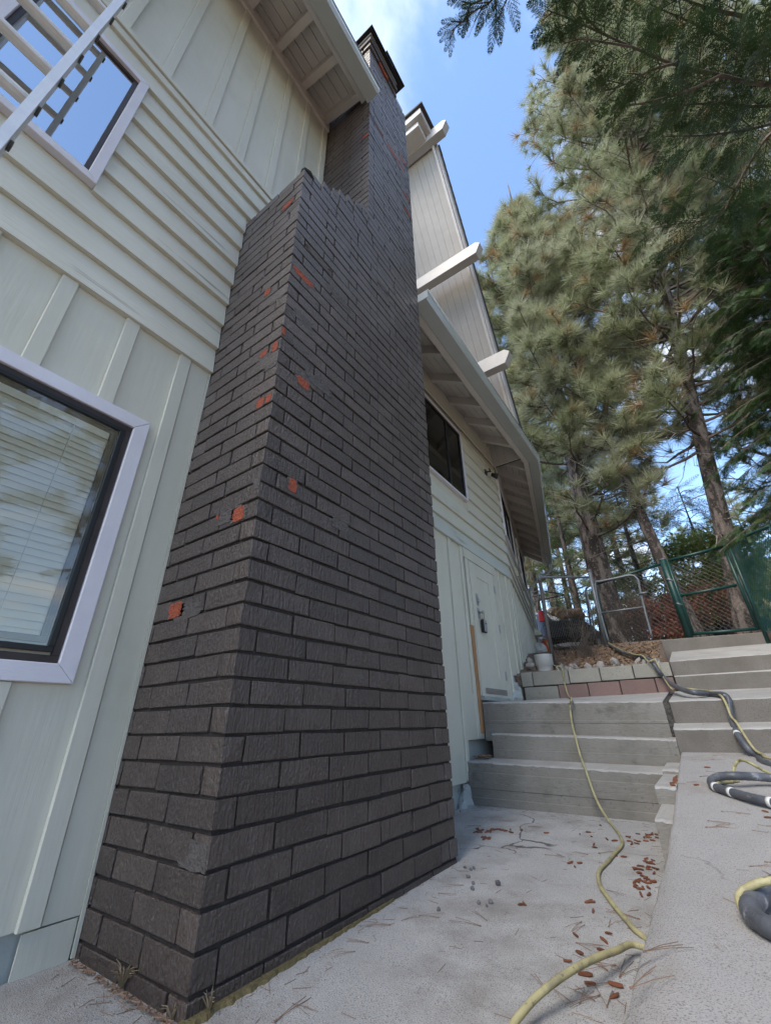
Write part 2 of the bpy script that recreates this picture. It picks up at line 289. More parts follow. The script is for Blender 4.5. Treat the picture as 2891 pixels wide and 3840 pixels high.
# ------------------------------------------------------------------ main dimensions (metres, slab at z = 0)
XW = -2.305; XF = -1.55; YN = 1.128; YFAR = 2.964; YFL = 1.99; KY = 7.08
A2 = R(13.4); D2 = Vector((-math.sin(A2), math.cos(A2), 0)); N2 = Vector((math.cos(A2), math.sin(A2), 0)); K0 = Vector((XW, KY, 0))
def rel(z): return z + ZC

# ================================================================== ground, slab, walkway, steps
def hground(x, y):
    base = -0.12
    if y > 6.75: base = 1.44 + (y - 6.75) * 0.292
    if y > 8.7: base = 1.98 + (y - 8.7) * 0.10
    if y > 14: base = 2.51 + (y - 14) * 0.012
    if -0.40 < x < 1.65 and y < 8.72: base = -0.12 if y < 6.9 else 1.0
    if x > 1.65:
        s = min(1, (x - 1.65) / 2.0); hb = 0.55 + max(0, y - 2) * 0.22 + 0.10 * (x - 1.65)
        hb = min(hb, 3.4)
        base = max(base, base * (1 - s) + hb * s) if y < 8.7 else base + 0.05 * (x - 1.65) * s
    return base + 0.03 * math.sin(x * 2.1 + 1) * math.cos(y * 1.7) * (1 if y > 6.9 or x > 1.8 else 0)
xs = sorted(set(list(np.linspace(-60, -8, 14)) + list(np.linspace(-8, 8, 65)) + [-.402, -.398, 1.649, 1.651] + list(np.linspace(8, 70, 16))))
ys = sorted(set(list(np.linspace(-40, -4, 12)) + list(np.linspace(-4, 6.7, 26)) + [6.749, 6.751, 8.719, 8.721] + list(np.linspace(6.8, 16, 60)) + list(np.linspace(16.5, 180, 40))))
V = [(x, y, hground(x, y)) for y in ys for x in xs]; nx = len(xs)
F = [(j * nx + i, j * nx + i + 1, (j + 1) * nx + i + 1, (j + 1) * nx + i) for j in range(len(ys) - 1) for i in range(nx - 1)]
struct(link('ground', arr_mesh('ground', V, F, ['dirt'])))

def rough_edge_block(name, m, x0, x1, yf0, yf1, yb0, yb1, zt0, zt1, zb0, zb1, n=40, amp=.006, mtop=None, rise=(0, 0), parent=None, bands=()):
    """block whose front runs from (x0,yf0) to (x1,yf1); front top z zt0..zt1, bottom zb0..zb1; back at yb with top raised by rise; worn arris"""
    v = []; f = []; mi = []
    zs = sorted(set([0.0, 1.0] + [b for bb in bands for b in (bb[0] - .006, bb[0] + .006)]))
    rows = len(zs)
    for i in range(n + 1):
        t = i / n; x = x0 + (x1 - x0) * t; yf = yf0 + (yf1 - yf0) * t; yb = yb0 + (yb1 - yb0) * t
        zt = zt0 + (zt1 - zt0) * t; zb = zb0 + (zb1 - zb0) * t; rs = rise[0] + (rise[1] - rise[0]) * t
        off = 0.0; col = []
        for k, s in enumerate(zs):
            off = sum(b[1] for b in bands if s > b[0]) + jit(.0012)
            z = zb + (zt - zb) * s
            if k == rows - 1: z = zt - .014 + jit(amp * .5)
            col.append((x, yf + off + jit(.001), z))
        col.append((x, yf + sum(b[1] for b in bands) + .012 + jit(amp * .6), zt + jit(amp * .3)))
        col.append((x, yb, zt + rs)); col.append((x, yb, zb))
        v += col
    c = rows + 3
    for i in range(n):
        for k in range(c - 1):
            a = i * c + k; f.append((a, a + c, a + c + 1, a + 1)); mi.append(1 if k >= rows - 1 else 0)
    me = bpy.data.meshes.new(name)
    f2 = list(f) + [tuple(range(c))[::-1], tuple(n * c + k for k in range(c))][:2]
    me.from_pydata(v, [], f2); me.materials.append(M[m]); me.materials.append(M[mtop or m])
    for i, q in enumerate(mi): me.polygons[i].material_index = q
    me.update(); bm = bmesh.new(); bm.from_mesh(me); bmesh.ops.recalc_face_normals(bm, faces=bm.faces); bm.to_mesh(me); bm.free()
    return link(name, me, parent)

# lower slab
def zslab(x, y): return 0.0 + 0.010 * max(0, y - 1.1) + 0.006 * math.sin(x * 1.3 + y * .8)
gx = np.linspace(-2.30, -0.36, 50); gy = np.linspace(-2.5, 4.9, 120)
V = [(x, y, zslab(x, y) + jit(.0012)) for y in gy for x in gx]; n_ = len(gx)
F = [(j * n_ + i, j * n_ + i + 1, (j + 1) * n_ + i + 1, (j + 1) * n_ + i) for j in range(len(gy) - 1) for i in range(n_ - 1)]
o = struct(link('patio_slab', arr_mesh('patio_slab', V, F, ['slab'])))

# raised walkway with a worn tapering lip along its edge
WY = [-2.5, 0.0, 1.24, 1.87, 2.485, 3.06, 3.7, 4.3, 5.02]; WZ = [-.54, -.537, -.535, -.528, -.520, -.479, -.41, -.335, -.262]
def zwalk(y): return float(np.interp(y, WY, WZ)) + ZC
XE = -0.335
v = []; f = []
yy = np.linspace(-2.5, 5.02, 110)
for y in yy:
    lip = max(0.0, min(.085, (2.95 - y) * .05)); z = zwalk(y)
    v += [(XE - .008 + jit(.003), y, -.1), (XE + jit(.003), y, z - .010 - lip * .45 + jit(.003)), (XE + .008 + jit(.002), y, z - .003 - lip * .38 + jit(.002)),
          (XE + .02 + lip, y, z - .002 + jit(.001)), (XE + .05 + lip, y, z), (.1, y, z + .002), (.6, y, z + .004), (1.1, y, z + .004), (1.7, y, z + .01), (1.7, y, -.1)]
c = 10
for i in range(len(yy) - 1):
    for k in range(c - 1):
        a = i * c + k; f.append((a, a + 1, a + c + 1, a + c))
struct(link('walkway', arr_mesh('walkway', v, f, ['walk'])))

# left flight (board-formed) - each step a structure block
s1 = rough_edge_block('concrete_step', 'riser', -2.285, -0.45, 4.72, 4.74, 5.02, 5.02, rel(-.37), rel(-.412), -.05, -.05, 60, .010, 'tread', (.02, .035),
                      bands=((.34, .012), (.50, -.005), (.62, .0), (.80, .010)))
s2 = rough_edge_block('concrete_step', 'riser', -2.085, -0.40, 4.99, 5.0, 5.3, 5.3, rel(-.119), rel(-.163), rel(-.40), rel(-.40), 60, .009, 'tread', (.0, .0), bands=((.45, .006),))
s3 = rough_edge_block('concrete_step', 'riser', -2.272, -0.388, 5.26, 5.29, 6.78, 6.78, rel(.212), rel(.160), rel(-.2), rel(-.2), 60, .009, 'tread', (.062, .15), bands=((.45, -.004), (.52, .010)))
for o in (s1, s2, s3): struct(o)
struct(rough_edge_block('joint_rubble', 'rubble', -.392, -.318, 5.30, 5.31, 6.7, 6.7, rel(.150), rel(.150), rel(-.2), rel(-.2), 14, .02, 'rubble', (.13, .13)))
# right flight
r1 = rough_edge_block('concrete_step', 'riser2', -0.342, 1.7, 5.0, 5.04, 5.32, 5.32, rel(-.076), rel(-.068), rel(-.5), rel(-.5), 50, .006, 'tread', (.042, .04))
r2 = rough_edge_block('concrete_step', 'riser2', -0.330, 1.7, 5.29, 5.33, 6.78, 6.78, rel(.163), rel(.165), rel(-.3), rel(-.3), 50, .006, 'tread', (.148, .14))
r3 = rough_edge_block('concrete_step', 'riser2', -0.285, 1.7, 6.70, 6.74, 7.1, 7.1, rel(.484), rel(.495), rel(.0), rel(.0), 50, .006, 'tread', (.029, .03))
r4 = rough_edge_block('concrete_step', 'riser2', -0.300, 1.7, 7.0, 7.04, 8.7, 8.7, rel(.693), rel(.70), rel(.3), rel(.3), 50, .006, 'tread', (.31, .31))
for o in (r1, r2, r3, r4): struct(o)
# stepped side curb between slab, steps and walkway
for (x0, x1, y0, y1, z0, z1) in ((-.435, -.330, 3.22, 3.70, -.1, rel(-.50)), (-.452, -.330, 3.70, 4.42, -.1, rel(-.395)), (-.46, -.345, 4.42, 4.99, -.1, rel(-.355)), (-.41, -.345, 4.99, 5.27, .2, rel(-.165))):
    b = rough_edge_block('side_curb', 'riser', x0, x1, y0, y0, y1, y1, z1, z1, z0, z0, 6, .012, 'tread', (.01, .01)); struct(b)
# kerb carrying the fence
struct(rough_edge_block('fence_kerb', 'riser2', -0.98, 0.93, 8.55, 8.62, 8.80, 8.85, rel(1.195), rel(1.16), rel(.6), rel(.6), 50, .006, 'riser2'))

# block retaining wall
bw = thing('block_wall', 'low two-course block retaining wall, grey blocks over red ones', 'wall', (-1.3, 6.75, rel(.27)))
MB().box(-2.24, -.30, 6.725, 6.90, .7, rel(.640)).build('mortar_core', 'mortar', bw)
def slabz_at(x): return rel(np.interp(x, (-2.3, -.35), (.262, .295)))
xj = -0.30; first = True
xg = [-2.235, -2.06, -1.545, -1.133, -0.726, -0.297]
for i in range(len(xg) - 1):
    z0 = slabz_at((xg[i] + xg[i + 1]) / 2) + .185
    box('block', 'blockg', bw, xg[i] + .006, xg[i + 1] - .006, 6.70 + jit(.004), 6.86, z0 + .005, rel(.648) + jit(.004), .006)
xr = [-2.21, -1.72, -1.322, -0.922, -0.509, -0.30]
for i in range(len(xr) - 1):
    z0 = slabz_at((xr[i] + xr[i + 1]) / 2)
    box('block', 'blockr' if i > 0 else 'blockg', bw, xr[i] + .006, xr[i + 1] - .006, 6.70 + jit(.004), 6.86, z0 - .02, z0 + .176, .006)

# ================================================================== chimney
CH = thing('brick_chimney', 'tall dark brown painted brick chimney with chipped orange patches and a stepped shoulder', 'chimney', ((XW + XF) / 2, 2.05, 0))
LB, HB, CO, MO, HD = 0.306, 0.0905, 0.1031, 0.0105, 0.100
def chbox(L, D, H, seed, ch=.0030, j=.0036):
    rd = random.Random(seed); v = []; f = []
    hx, hy, hz = L / 2, D / 2, H / 2
    idx = {}
    for sx in (-1, 1):
        for sy in (-1, 1):
            for sz in (-1, 1):
                p = Vector((sx * hx + rd.uniform(-j, j), sy * hy, sz * hz + rd.uniform(-j, j)))
                for ax in range(3):
                    q = p.copy()
                    for a2 in range(3):
                        if a2 != ax: q[a2] -= (sx, sy, sz)[a2] * ch * rd.uniform(.5, 1.6)
                    idx[(sx, sy, sz, ax)] = len(v); v.append(tuple(q))
    S = (-1, 1)
    for ax in range(3):
        a, b = [k for k in range(3) if k != ax]
        for s in S:
            def key(u, w):
                t = [0, 0, 0]; t[ax] = s; t[a] = u; t[b] = w; return idx[(*t, ax)]
            f.append((key(-1, -1), key(1, -1), key(1, 1), key(-1, 1)))
            for u in S:      # edge between face ax=s and face a=u  (once per pair)
                if ax < a:
                    t = [0, 0, 0]; t[ax] = s; t[a] = u
                    def k2(w, m): t2 = list(t); t2[b] = w; return idx[(*t2, m)]
                    f.append((k2(-1, ax), k2(1, ax), k2(1, a), k2(-1, a)))
                if ax < b:
                    t = [0, 0, 0]; t[ax] = s; t[b] = u
                    def k3(w, m): t2 = list(t); t2[a] = w; return idx[(*t2, m)]
                    f.append((k3(-1, ax), k3(1, ax), k3(1, b), k3(-1, b)))
    for sx in S:
        for sy in S:
            for sz in S: f.append((idx[(sx, sy, sz, 0)], idx[(sx, sy, sz, 1)], idx[(sx, sy, sz, 2)]))
    me = bpy.data.meshes.new('brick'); me.from_pydata(v, [], f); bm = bmesh.new(); bm.from_mesh(me); bmesh.ops.recalc_face_normals(bm, faces=bm.faces); bm.to_mesh(me); bm.free()
    me.materials.append(M['brick']); me.update(); return me
TEMPL = {}
def brick_mesh(L, D):
    key = (round(L, 3), round(D, 3)); lst = TEMPL.setdefault(key, [])
    if len(lst) < 5: lst.append(chbox(L, D, HB, hash(key) % 1000 + len(lst))); return lst[-1]
    return random.choice(lst)
bricks = []   # (mesh, matrix, size)
def lay(x0, x1, y0, y1, zc, front):
    lx, ly = x1 - x0, y1 - y0
    if front: L, D, rot = ly, lx, R(90)
    else: L, D, rot = lx, ly, 0
    if L < .018: return
    me = brick_mesh(L, D)
    m = Matrix.Translation(((x0 + x1) / 2 + jit(.0026), (y0 + y1) / 2 + jit(.002), zc + jit(.0015))) @ Matrix.Rotation(jit(.006), 4, 'Z') @ Matrix.Rotation(rot + (math.pi if random.random() < .5 else 0), 4, 'Z')
    bricks.append((me, m, L))
def course_front(y0, y1, z, headers, closer_far=True):
    y = y0
    if headers: lay(XF - LB + MO, XF, y, y + HD - MO * .5, z, False); y += HD + MO * .5     # brick end at the corner
    while y < y1 - .012:
        rem = y1 - y
        if rem < LB + .02 and headers and rem > .17:
            lay(XF - .1, XF, y, y + rem / 2 - MO / 2, z, True); lay(XF - .1, XF, y + rem / 2 + MO / 2, y1, z, True); break
        L = min(LB - MO, rem)
        lay(XF - .1, XF, y, y + L, z, True); y += LB
def course_near(yn, z, headers):
    x = XF - HD - MO if not headers else XF - LB
    while x > XW + .02:
        L = min(LB - MO, x - XW)
        lay(x - L, x, yn, yn + .1, z, False); x -= LB
z0c = -0.057; NSH = 48; ztop = rel(9.22)
ncourse = int((ztop - z0c) / CO)
for i in range(ncourse):
    z = z0c + CO * (i + .5); hd = (i % 2 == 1)
    if i < NSH:
        course_front(YN, YFAR, z, hd); course_near(YN, z, hd)
    else:
        k = i - NSH; step = YN + (k + 1) * .1065
        if step < YFL - .02:
            y = step + (k % 3) * .012
            # raked shoulder: one cut brick laid through the depth, then stretchers
            lay(XW + .02, XF, y, y + .085, z, False); y += .095
            off = (.1 if hd else .2)
            while y < YFAR - .012:
                L = min((LB - MO) if off is None else off, YFAR - y); lay(XF - .1, XF, y, y + L, z, True); y += L + MO; off = None
            course_near(YFL, z, hd)
        else:
            course_front(YFL, YFAR, z, hd); course_near(YFL, z, hd)
campos = Vector((0, 0, ZC))
def vis(b):
    p = b[1].translation; d = (p - campos); return b[2] / d.length_squared * (1.0 if p.z < 5 else .8)
order = sorted(range(len(bricks)), key=lambda i: -vis(bricks[i]))
near_set = set(order[:300])
VV = []; FF = []; off = 0
for i, (me, m, L) in enumerate(bricks):
    if i in near_set:
        o = bpy.data.objects.new('brick', me); COL.objects.link(o); attach(o, CH)
        o.matrix_basis = m
    else:
        nv = len(me.vertices); co = np.empty(nv * 3, np.float32); me.vertices.foreach_get('co', co); co = co.reshape(-1, 3)
        mm = np.array(m); VV.append(co @ mm[:3, :3].T + mm[:3, 3])
        for p in me.polygons: FF.append(tuple(q + off for q in p.vertices))
        off += nv
me = bpy.data.meshes.new('upper_brick_courses'); me.from_pydata([tuple(p) for p in np.concatenate(VV)], [], FF); me.materials.append(M['brickw']); me.update()
o = link('upper_brick_courses', me, CH); o['kind'] = 'stuff'
# mortar core
core = MB().box(XW - .02, XF - .012, YN + .012, YFAR - .006, -.15, z0c + CO * NSH - .008)
zsh = z0c + CO * NSH
for k in range(8):
    core.box(XW - .02, XF - .013, YN + (k + 1) * .1065 + .02, YFL + .3, zsh + k * CO - .01, zsh + (k + 1) * CO - .01)
core.box(XW - .02, XF - .0115, YFL + .012, YFAR - .006, zsh - .02, z0c + CO * ncourse - .02)
core.build('mortar_core', 'mortar', CH)
# mortar wash on the shoulder near corner lump and top corbel
def blob(name, m, parent, c, r, seed=0, sub=2, sq=(1, 1, 1), amp=.25):
    bm = bmesh.new(); bmesh.ops.create_icosphere(bm, subdivisions=sub, radius=1)
    rd = random.Random(seed); ph = [rd.uniform(0, 6) for _ in range(6)]
    for v in bm.verts:
        p = v.co; k = 1 + amp * (math.sin(p.x * 2.3 + ph[0]) * math.cos(p.y * 2.9 + ph[1]) + .6 * math.sin(p.z * 4.1 + ph[2]) * math.cos(p.x * 4.7 + ph[3])) + rd.uniform(-.06, .06)
        v.co = Vector((c[0] + p.x * k * r * sq[0], c[1] + p.y * k * r * sq[1], c[2] + p.z * k * r * sq[2]))
    me = bpy.data.meshes.new(name); bm.to_mesh(me); bm.free(); me.materials.append(M[m] if isinstance(m, str) else m); return link(name, me, parent)
blob('mortar_lump', 'mortar', CH, (XF - .03, YN + .06, zsh + .03), .045, 3, 2, (1, 1.2, .8))
# bare and spalled patches: irregular thin flakes lying on the faces
def patch(px, py, face, w, h, m, seed, thick=.002):
    rd = random.Random(seed)
    P = PX(px, py, XF) if face == 'F' else PY(px, py, YN if face == 'N' else YFL)
    if m == 'raw': patch(px, py, face, w * 1.35, min(h * 1.15, .09), 'spall', seed + 500, .0012)
    n = 40; pts = []
    for k in range(n):
        a = 2 * math.pi * (k + rd.uniform(-.3, .3)) / n; ca, sa = math.cos(a), math.sin(a)
        q = (abs(ca) ** 7 + abs(sa) ** 7) ** (-1 / 7); e = 1 + rd.uniform(-.3, .12) * (1 if abs(ca) > .35 else .5)
        pts.append((ca * q * w / 2 * e, sa * q * h / 2 * (1 + rd.uniform(-.14, .03))))
    if face == 'F': pts = [(min(max(a, YN + .003 - P.y), YFAR - .006 - P.y), b) for a, b in pts]
    else: pts = [(min(a, XF - .003 - P.x), b) for a, b in pts]
    pts = [(a, min(b, ztop - .05 - P.z)) for a, b in pts]
    mb = MB()
    if face == 'F':
        p0 = [(XF - .004, P.y + a, P.z + b) for a, b in pts]; p1 = [(XF + thick, P.y + a * .97, P.z + b * .97) for a, b in pts]
    else:
        Y = YN if face == 'N' else YFL
        p0 = [(P.x + a, Y + .004, P.z + b) for a, b in pts]; p1 = [(P.x + a * .97, Y - thick, P.z + b * .97) for a, b in pts]
    mb.prism(None, (p0, p1)); mb.build('bare_brick_patch' if m == 'raw' else 'spalled_patch', m, CH)
k_ = 2891 / 1665
for i, (a, b, fc, w, h) in enumerate([(379, 1318, 'N', .13, .085), (515, 1110, 'N', .095, .085), (470, 1118, 'N', .03, .03), (632, 1048, 'F', .06, .085), (562, 870, 'N', .07, .07), (580, 860, 'N', .05, .06),
        (654, 826, 'F', .11, .07), (569, 764, 'N', .07, .05), (594, 748, 'N', .05, .085), (655, 598, 'F', .20, .06), (578, 630, 'N', .06, .07), (724, 511, 'F', .16, .06),
        (622, 440, 'N', .13, .07), (612, 714, 'F', .03, .06),
        (855, 340, 'F', .45, .06), (870, 345, 'F', .2, .07), (830, 300, 'F', .5, .03), (878, 425, 'F', .14, .06), (880, 458, 'F', .16, .06), (790, 292, 'U', .1, .07),
        (833, 135, 'F', .3, .2), (852, 190, 'F', .32, .2), (822, 135, 'F', .26, .30), (838, 160, 'F', .16, .32), (800, 242, 'U', .08, .07)]):
    patch(a * k_, b * k_, fc, w, h, 'raw', 50 + i)
for i, (a, b, fc, w, h) in enumerate([(655, 690, 'F', .20, .085), (645, 745, 'F', .20, .085), (600, 640, 'N', .17, .085), (585, 785, 'N', .12, .085), (690, 560, 'F', .28, .08), (735, 1135, 'F', .17, .07), (490, 1115, 'N', .24, .085),
        (575, 775, 'N', .20, .085), (780, 1465, 'F', .06, .06), (400, 1320, 'N', .26, .085), (690, 830, 'F', .26, .085), (640, 440, 'N', .2, .08), (560, 1040, 'N', .1, .08), (420, 1850, 'N', .20, .088), (730, 640, 'F', .3, .08), (820, 610, 'F', .3, .08)]):
    patch(a * k_, b * k_, fc, w, h, 'spall', 90 + i, .0012)
# top: corbel bands, crown slab, metal cap plates, flue liner
zt = z0c + CO * ncourse
for i in range(3):
    y0 = YFL - .03 + i * .25; box('corbel_brick', ('brickw', 'raw', 'brickw')[i], CH, XF - .10, XF + .03 - .006 * i, y0, y0 + .235, zt + .004, zt + .093, .006)
for i in range(3):
    x1 = XF - .112 - i * .22; box('corbel_brick', ('brickw', 'raw', 'brickw')[i], CH, max(x1 - .21, XW - .02), x1, YFL - .03, YFL + .07, zt + .004, zt + .093, .006)
box('corbel_band', 'mortar', CH, XW - .01, XF - .11, YFL + .08, YFAR - .25, zt + .003, zt + .095)
box('corbel_band', 'spall', CH, XW - .04, XF + .055, YFL - .055, YFAR - .30, zt + .098, zt + .20, .004)
box('crown_slab', 'riser2', CH, XW - .06, XF + .07, YFL - .07, YFAR - .33, zt + .203, zt + .27, .006)
box('cap_plate', 'tarp', CH, XW - .15, XF + .13, YFL - .12, YFL + .44, zt + .275, zt + .30)
box('flue_liner', 'white', CH, XW + .2, XF - .05, YFL + .42, YFL + .72, zt + .0, zt + .45, .01)
box('cap_plate', 'tarp', CH, XW + .05, XF + .13, YFL + .28, YFL + .80, zt + .46, zt + .485)

# ================================================================== house
HO = thing('house', 'pale green house of lap siding and board-and-batten walls with steep rake and deep eaves', 'house', (-4.5, 3.0, 0))
def wallbox(name, m, u0, u1, n0, n1, z0, z1, frame=1, bevel=0.0, parent=None):
    """frame 1: wall along Y at XW; frame 2: the bent wall after the kink. n = metres proud of the wall"""
    if frame == 1:
        return box(name, m, parent or HO, XW + n0, XW + n1, u0, u1, z0, z1, bevel)
    q = [K0 + D2 * u + N2 * n for u, n in ((u0, n0), (u0, n1), (u1, n1), (u1, n0))]
    return MB().hexa([(p.x, p.y, z0) for p in q], [(p.x, p.y, z1) for p in q]).build(name, m, parent or HO, bevel=bevel)
def fp(u, n, z, frame): 
    if frame == 1: return (XW + n, u, z)
    p = K0 + D2 * u + N2 * n; return (p.x, p.y, z)
def lap(u0, u1, z0, z1, frame=1, m='greenh', t=.040):
    if u1 - u0 < .02: return
    w = .004
    prof = lambda u: [fp(u, -.01, z0, frame), fp(u, t, z0, frame), fp(u, t - .002, z0 + .02, frame), fp(u, .008, z1 - .001, frame), fp(u, -.01, z1 - .001, frame)]
    mb = MB(); mb.prism(None, (prof(u0 + jit(.0015)), prof(u1 + jit(.0015)))); mb.build('siding_board', m, HO)
# backing walls
wallbox('wall', 'green', -3.5, 2.2, -.25, 0, .133, rel(8.0))
wallbox('wall', 'green', 2.2, 4.80, -.25, -.001, rel(-.565), rel(5.2))
wallbox('wall', 'green', 4.80, 5.20, -.25, -.001, rel(-.175), rel(5.2))
wallbox('wall', 'green', 5.20, 6.56, -.25, -.001, rel(.26), rel(5.2))
wallbox('wall', 'green', 6.56, KY, -.25, -.001, rel(.62), rel(5.2))
wallbox('wall', 'green', 0, 6.3, -.25, -.001, rel(.75), rel(5.0), 2)
box('wall', 'green', HO, -6.5, XW - .02, 2.05, 2.2, rel(4.0), rel(8.3))         # end wall of the tall part
wallbox('foundation', 'found', -3.5, 1.128, -.25, -.016, -.1, .133)
wallbox('foundation', 'found', 2.9, 6.56, -.26, -.03, -.1, rel(.3))
wallbox('foundation', 'found', 6.3, KY, -.26, -.03, rel(.1), rel(.7))
wallbox('foundation', 'found', 0, 6.25, -.26, -.03, rel(.2), rel(.80), 2)
# rough plaster clump at the foundation by the steps
for i, (yy_, zz, rr) in enumerate(((4.62, .06, .09), (4.66, .16, .06), (4.55, .02, .07))): blob('plaster_clump', 'found', HO, (XW + .02, yy_, zz), rr, 20 + i, 2, (.7, 1, 1.2))
for i, (yy_, zz, rr) in enumerate(((6.52, rel(.30), .10), (6.60, rel(.38), .08), (6.56, rel(.45), .06))): blob('plaster_clump', 'found', HO, (XW + .03, yy_, zz), rr, 30 + i, 2, (.7, 1, 1.1))

# ---- left wall: board and batten below, lap siding, belt, board and batten above
zb, zs, zbelt = .133, rel(2.25), rel(4.66)
WIN1 = dict(y0=-.75, y1=.836, z0=rel(.172), z1=rel(1.611))
def batten(u, z0, z1, frame=1, w=.08, t=.022): return wallbox('batten', 'green', u - w / 2, u + w / 2, 0.0005, t, z0, z1, frame, .004)
batten(.24, WIN1['z1'] + .002, zs); batten(.585, WIN1['z1'] + .002, zs); batten(.934, zb - .004, zs)
batten(.585, zb, WIN1['z0'] - .002); batten(.24, zb, WIN1['z0'] - .002); batten(-.11, WIN1['z1'] + .002, zs); batten(-.46, WIN1['z1'] + .002, zs); batten(-1.1, zb, zs); batten(-1.5, zb, zs)
wallbox('siding_panel', 'green', .978, 1.110, .0005, .012, zb - .004, zs)
wallbox('base_board', 'green', .92, 1.105, .002, .012, -.01, zb - .01)
UW = dict(y0=-.575, y1=.141, z0=rel(3.016), z1=rel(4.414))
nb = 10; ex = (zbelt - zs) / nb
for i in range(nb):
    z0 = zs + i * ex; z1 = z0 + ex
    uend = YN - .002 if z0 < 4.75 else 1.99
    if z1 > UW['z0'] + .02 and z0 < UW['z1'] - .02:
        lap(-3.5, UW['y0'], z0, z1); lap(UW['y1'], uend, z0, z1)
    else: lap(-3.5, uend, z0, z1)
wallbox('belt_trim', 'greenh', -3.5, 1.985, .0, .036, zbelt, zbelt + .085, bevel=.004)
wallbox('belt_trim', 'greenh', -3.5, 1.985, .0, .052, zbelt + .095, zbelt + .16, bevel=.004)
for u in (-.92, -.535, -.145, .195, .585, .925, 1.27, 1.60, 1.93): batten(u, zbelt + .163, rel(7.62), w=.078)
wallbox('frieze_board', 'tan', -3.5, 1.985, .0005, .04, rel(7.60), rel(7.80), bevel=.004)
wallbox('corner_caulk', 'green', 1.112, 1.127, .0005, .016, .0, zs - .003)

# ---- right wall
zs2 = rel(2.225); ex2 = .2385
W2 = dict(y0=3.4, y1=5.53, z0=rel(3.09), z1=rel(4.42))
for i in range(12):
    z0 = zs2 + i * ex2; z1 = z0 + ex2
    if z0 > rel(4.7): break
    m = 'greenw' if i == 0 else 'greenh'
    if z1 > W2['z0'] + .02 and z0 < W2['z1'] - .02: lap(2.965, W2['y0'], z0, z1, m=m); lap(W2['y1'], KY, z0, z1, m=m)
    else: lap(2.965, KY, z0, z1, m=m)
wallbox('frieze_board', 'green', 2.965, KY, .041, .06, rel(4.52), rel(4.86), bevel=.004)
for u, z0 in ((3.45, rel(-.56)), (3.9, rel(-.56)), (4.33, rel(-.56)), (4.765, rel(-.555)), (5.12, rel(-.175))): batten(u, z0, zs2 - .003, w=.075)
for u, z0 in ((6.50, rel(.30)), (6.83, rel(.63)), (7.03, rel(.63))): batten(u, z0, zs2 - .003, w=.07)
wallbox('base_board', 'green', 4.81, 5.26, .002, .016, rel(-.18), rel(.3))
# orange bare wood strip where the jamb is missing
wallbox('jamb_board', 'rawwood', 5.158, 5.242, .017, .034, rel(-.12), rel(1.13), bevel=.003)
for z in (1.05, .72, .40, .10, -.02): wallbox('jamb_splinter', 'rawwood', 5.235, 5.262, .0165, .026, rel(z - .05), rel(z + .04))

# ---- door
DR = MB().box(XW + .002, XW + .024, 5.30, 6.18, rel(.285), rel(2.06)).build('door', 'green', HO, bevel=.003)
wallbox('door_trim', 'green', 5.16, 6.30, .012, .034, rel(2.075), zs2 - .004, bevel=.003)
wallbox('door_trim', 'green', 5.20, 5.285, .012, .032, rel(1.13), rel(2.07), bevel=.003)
wallbox('door_trim', 'green', 6.20, 6.29, .012, .032, rel(.26), rel(2.07), bevel=.003)
for (a, b, c, d) in ((5.30, 5.53, .285, 2.06), (5.95, 6.18, .285, 2.06), (5.53, 5.95, 1.864, 2.06), (5.53, 5.95, .285, .52)):
    wallbox('door_rail', 'green', a + .001, b - .001, .0245, .034, rel(c), rel(d), parent=DR)
wallbox('deadbolt_plate', 'steel', 5.42, 5.49, .035, .042, rel(1.44), rel(1.60), bevel=.003, parent=DR)
MB().tube([(XW + .042, 5.458, rel(1.50)), (XW + .065, 5.458, rel(1.50))], .022, 12).build('deadbolt', 'steel', DR, True)
wallbox('knob_plate', 'steel', 5.415, 5.495, .035, .041, rel(1.26), rel(1.40), bevel=.003, parent=DR)
MB().tube([(XW + .04, 5.455, rel(1.335)), (XW + .075, 5.455, rel(1.335)), (XW + .10, 5.455, rel(1.335)), (XW + .115, 5.455, rel(1.335))], [.012, .012, .026, .020], 12).build('door_knob', 'steel', DR, True)
wallbox('kick_plate', 'steel', 5.40, 6.14, .035, .040, rel(.315), rel(.385), bevel=.002, parent=DR)
wallbox('sill', 'found', 5.32, 6.2, -.02, .05, rel(.235), rel(.282), bevel=.004)
for z in (1.823, 1.227, .574): wallbox('hinge', 'steel', 6.155, 6.205, .035, .043, rel(z - .06), rel(z + .06), bevel=.003, parent=DR)
LX = thing('lock_box', 'black and grey key lock box hanging from the door knob', 'lock box', (XW + .08, 5.51, rel(1.1)))
MB().box(XW + .050, XW + .092, 5.455, 5.555, rel(1.07), rel(1.245)).build('body', 'black', LX, bevel=.008)
MB().box(XW + .0925, XW + .100, 5.463, 5.547, rel(1.08), rel(1.235)).build('face_plate', 'steel', LX, bevel=.004)
MB().tube([(XW + .07, 5.475, rel(1.24)), (XW + .08, 5.475, rel(1.34)), (XW + .08, 5.505, rel(1.37)), (XW + .08, 5.535, rel(1.34)), (XW + .07, 5.535, rel(1.24))], .006, 6).build('shackle', 'steel', LX, True)
for i in range(4): MB().tube([(XW + .1005, 5.485 + .013 * i, rel(1.19)), (XW + .104, 5.485 + .013 * i, rel(1.19))], .0055, 6).build('dial', 'black', LX)

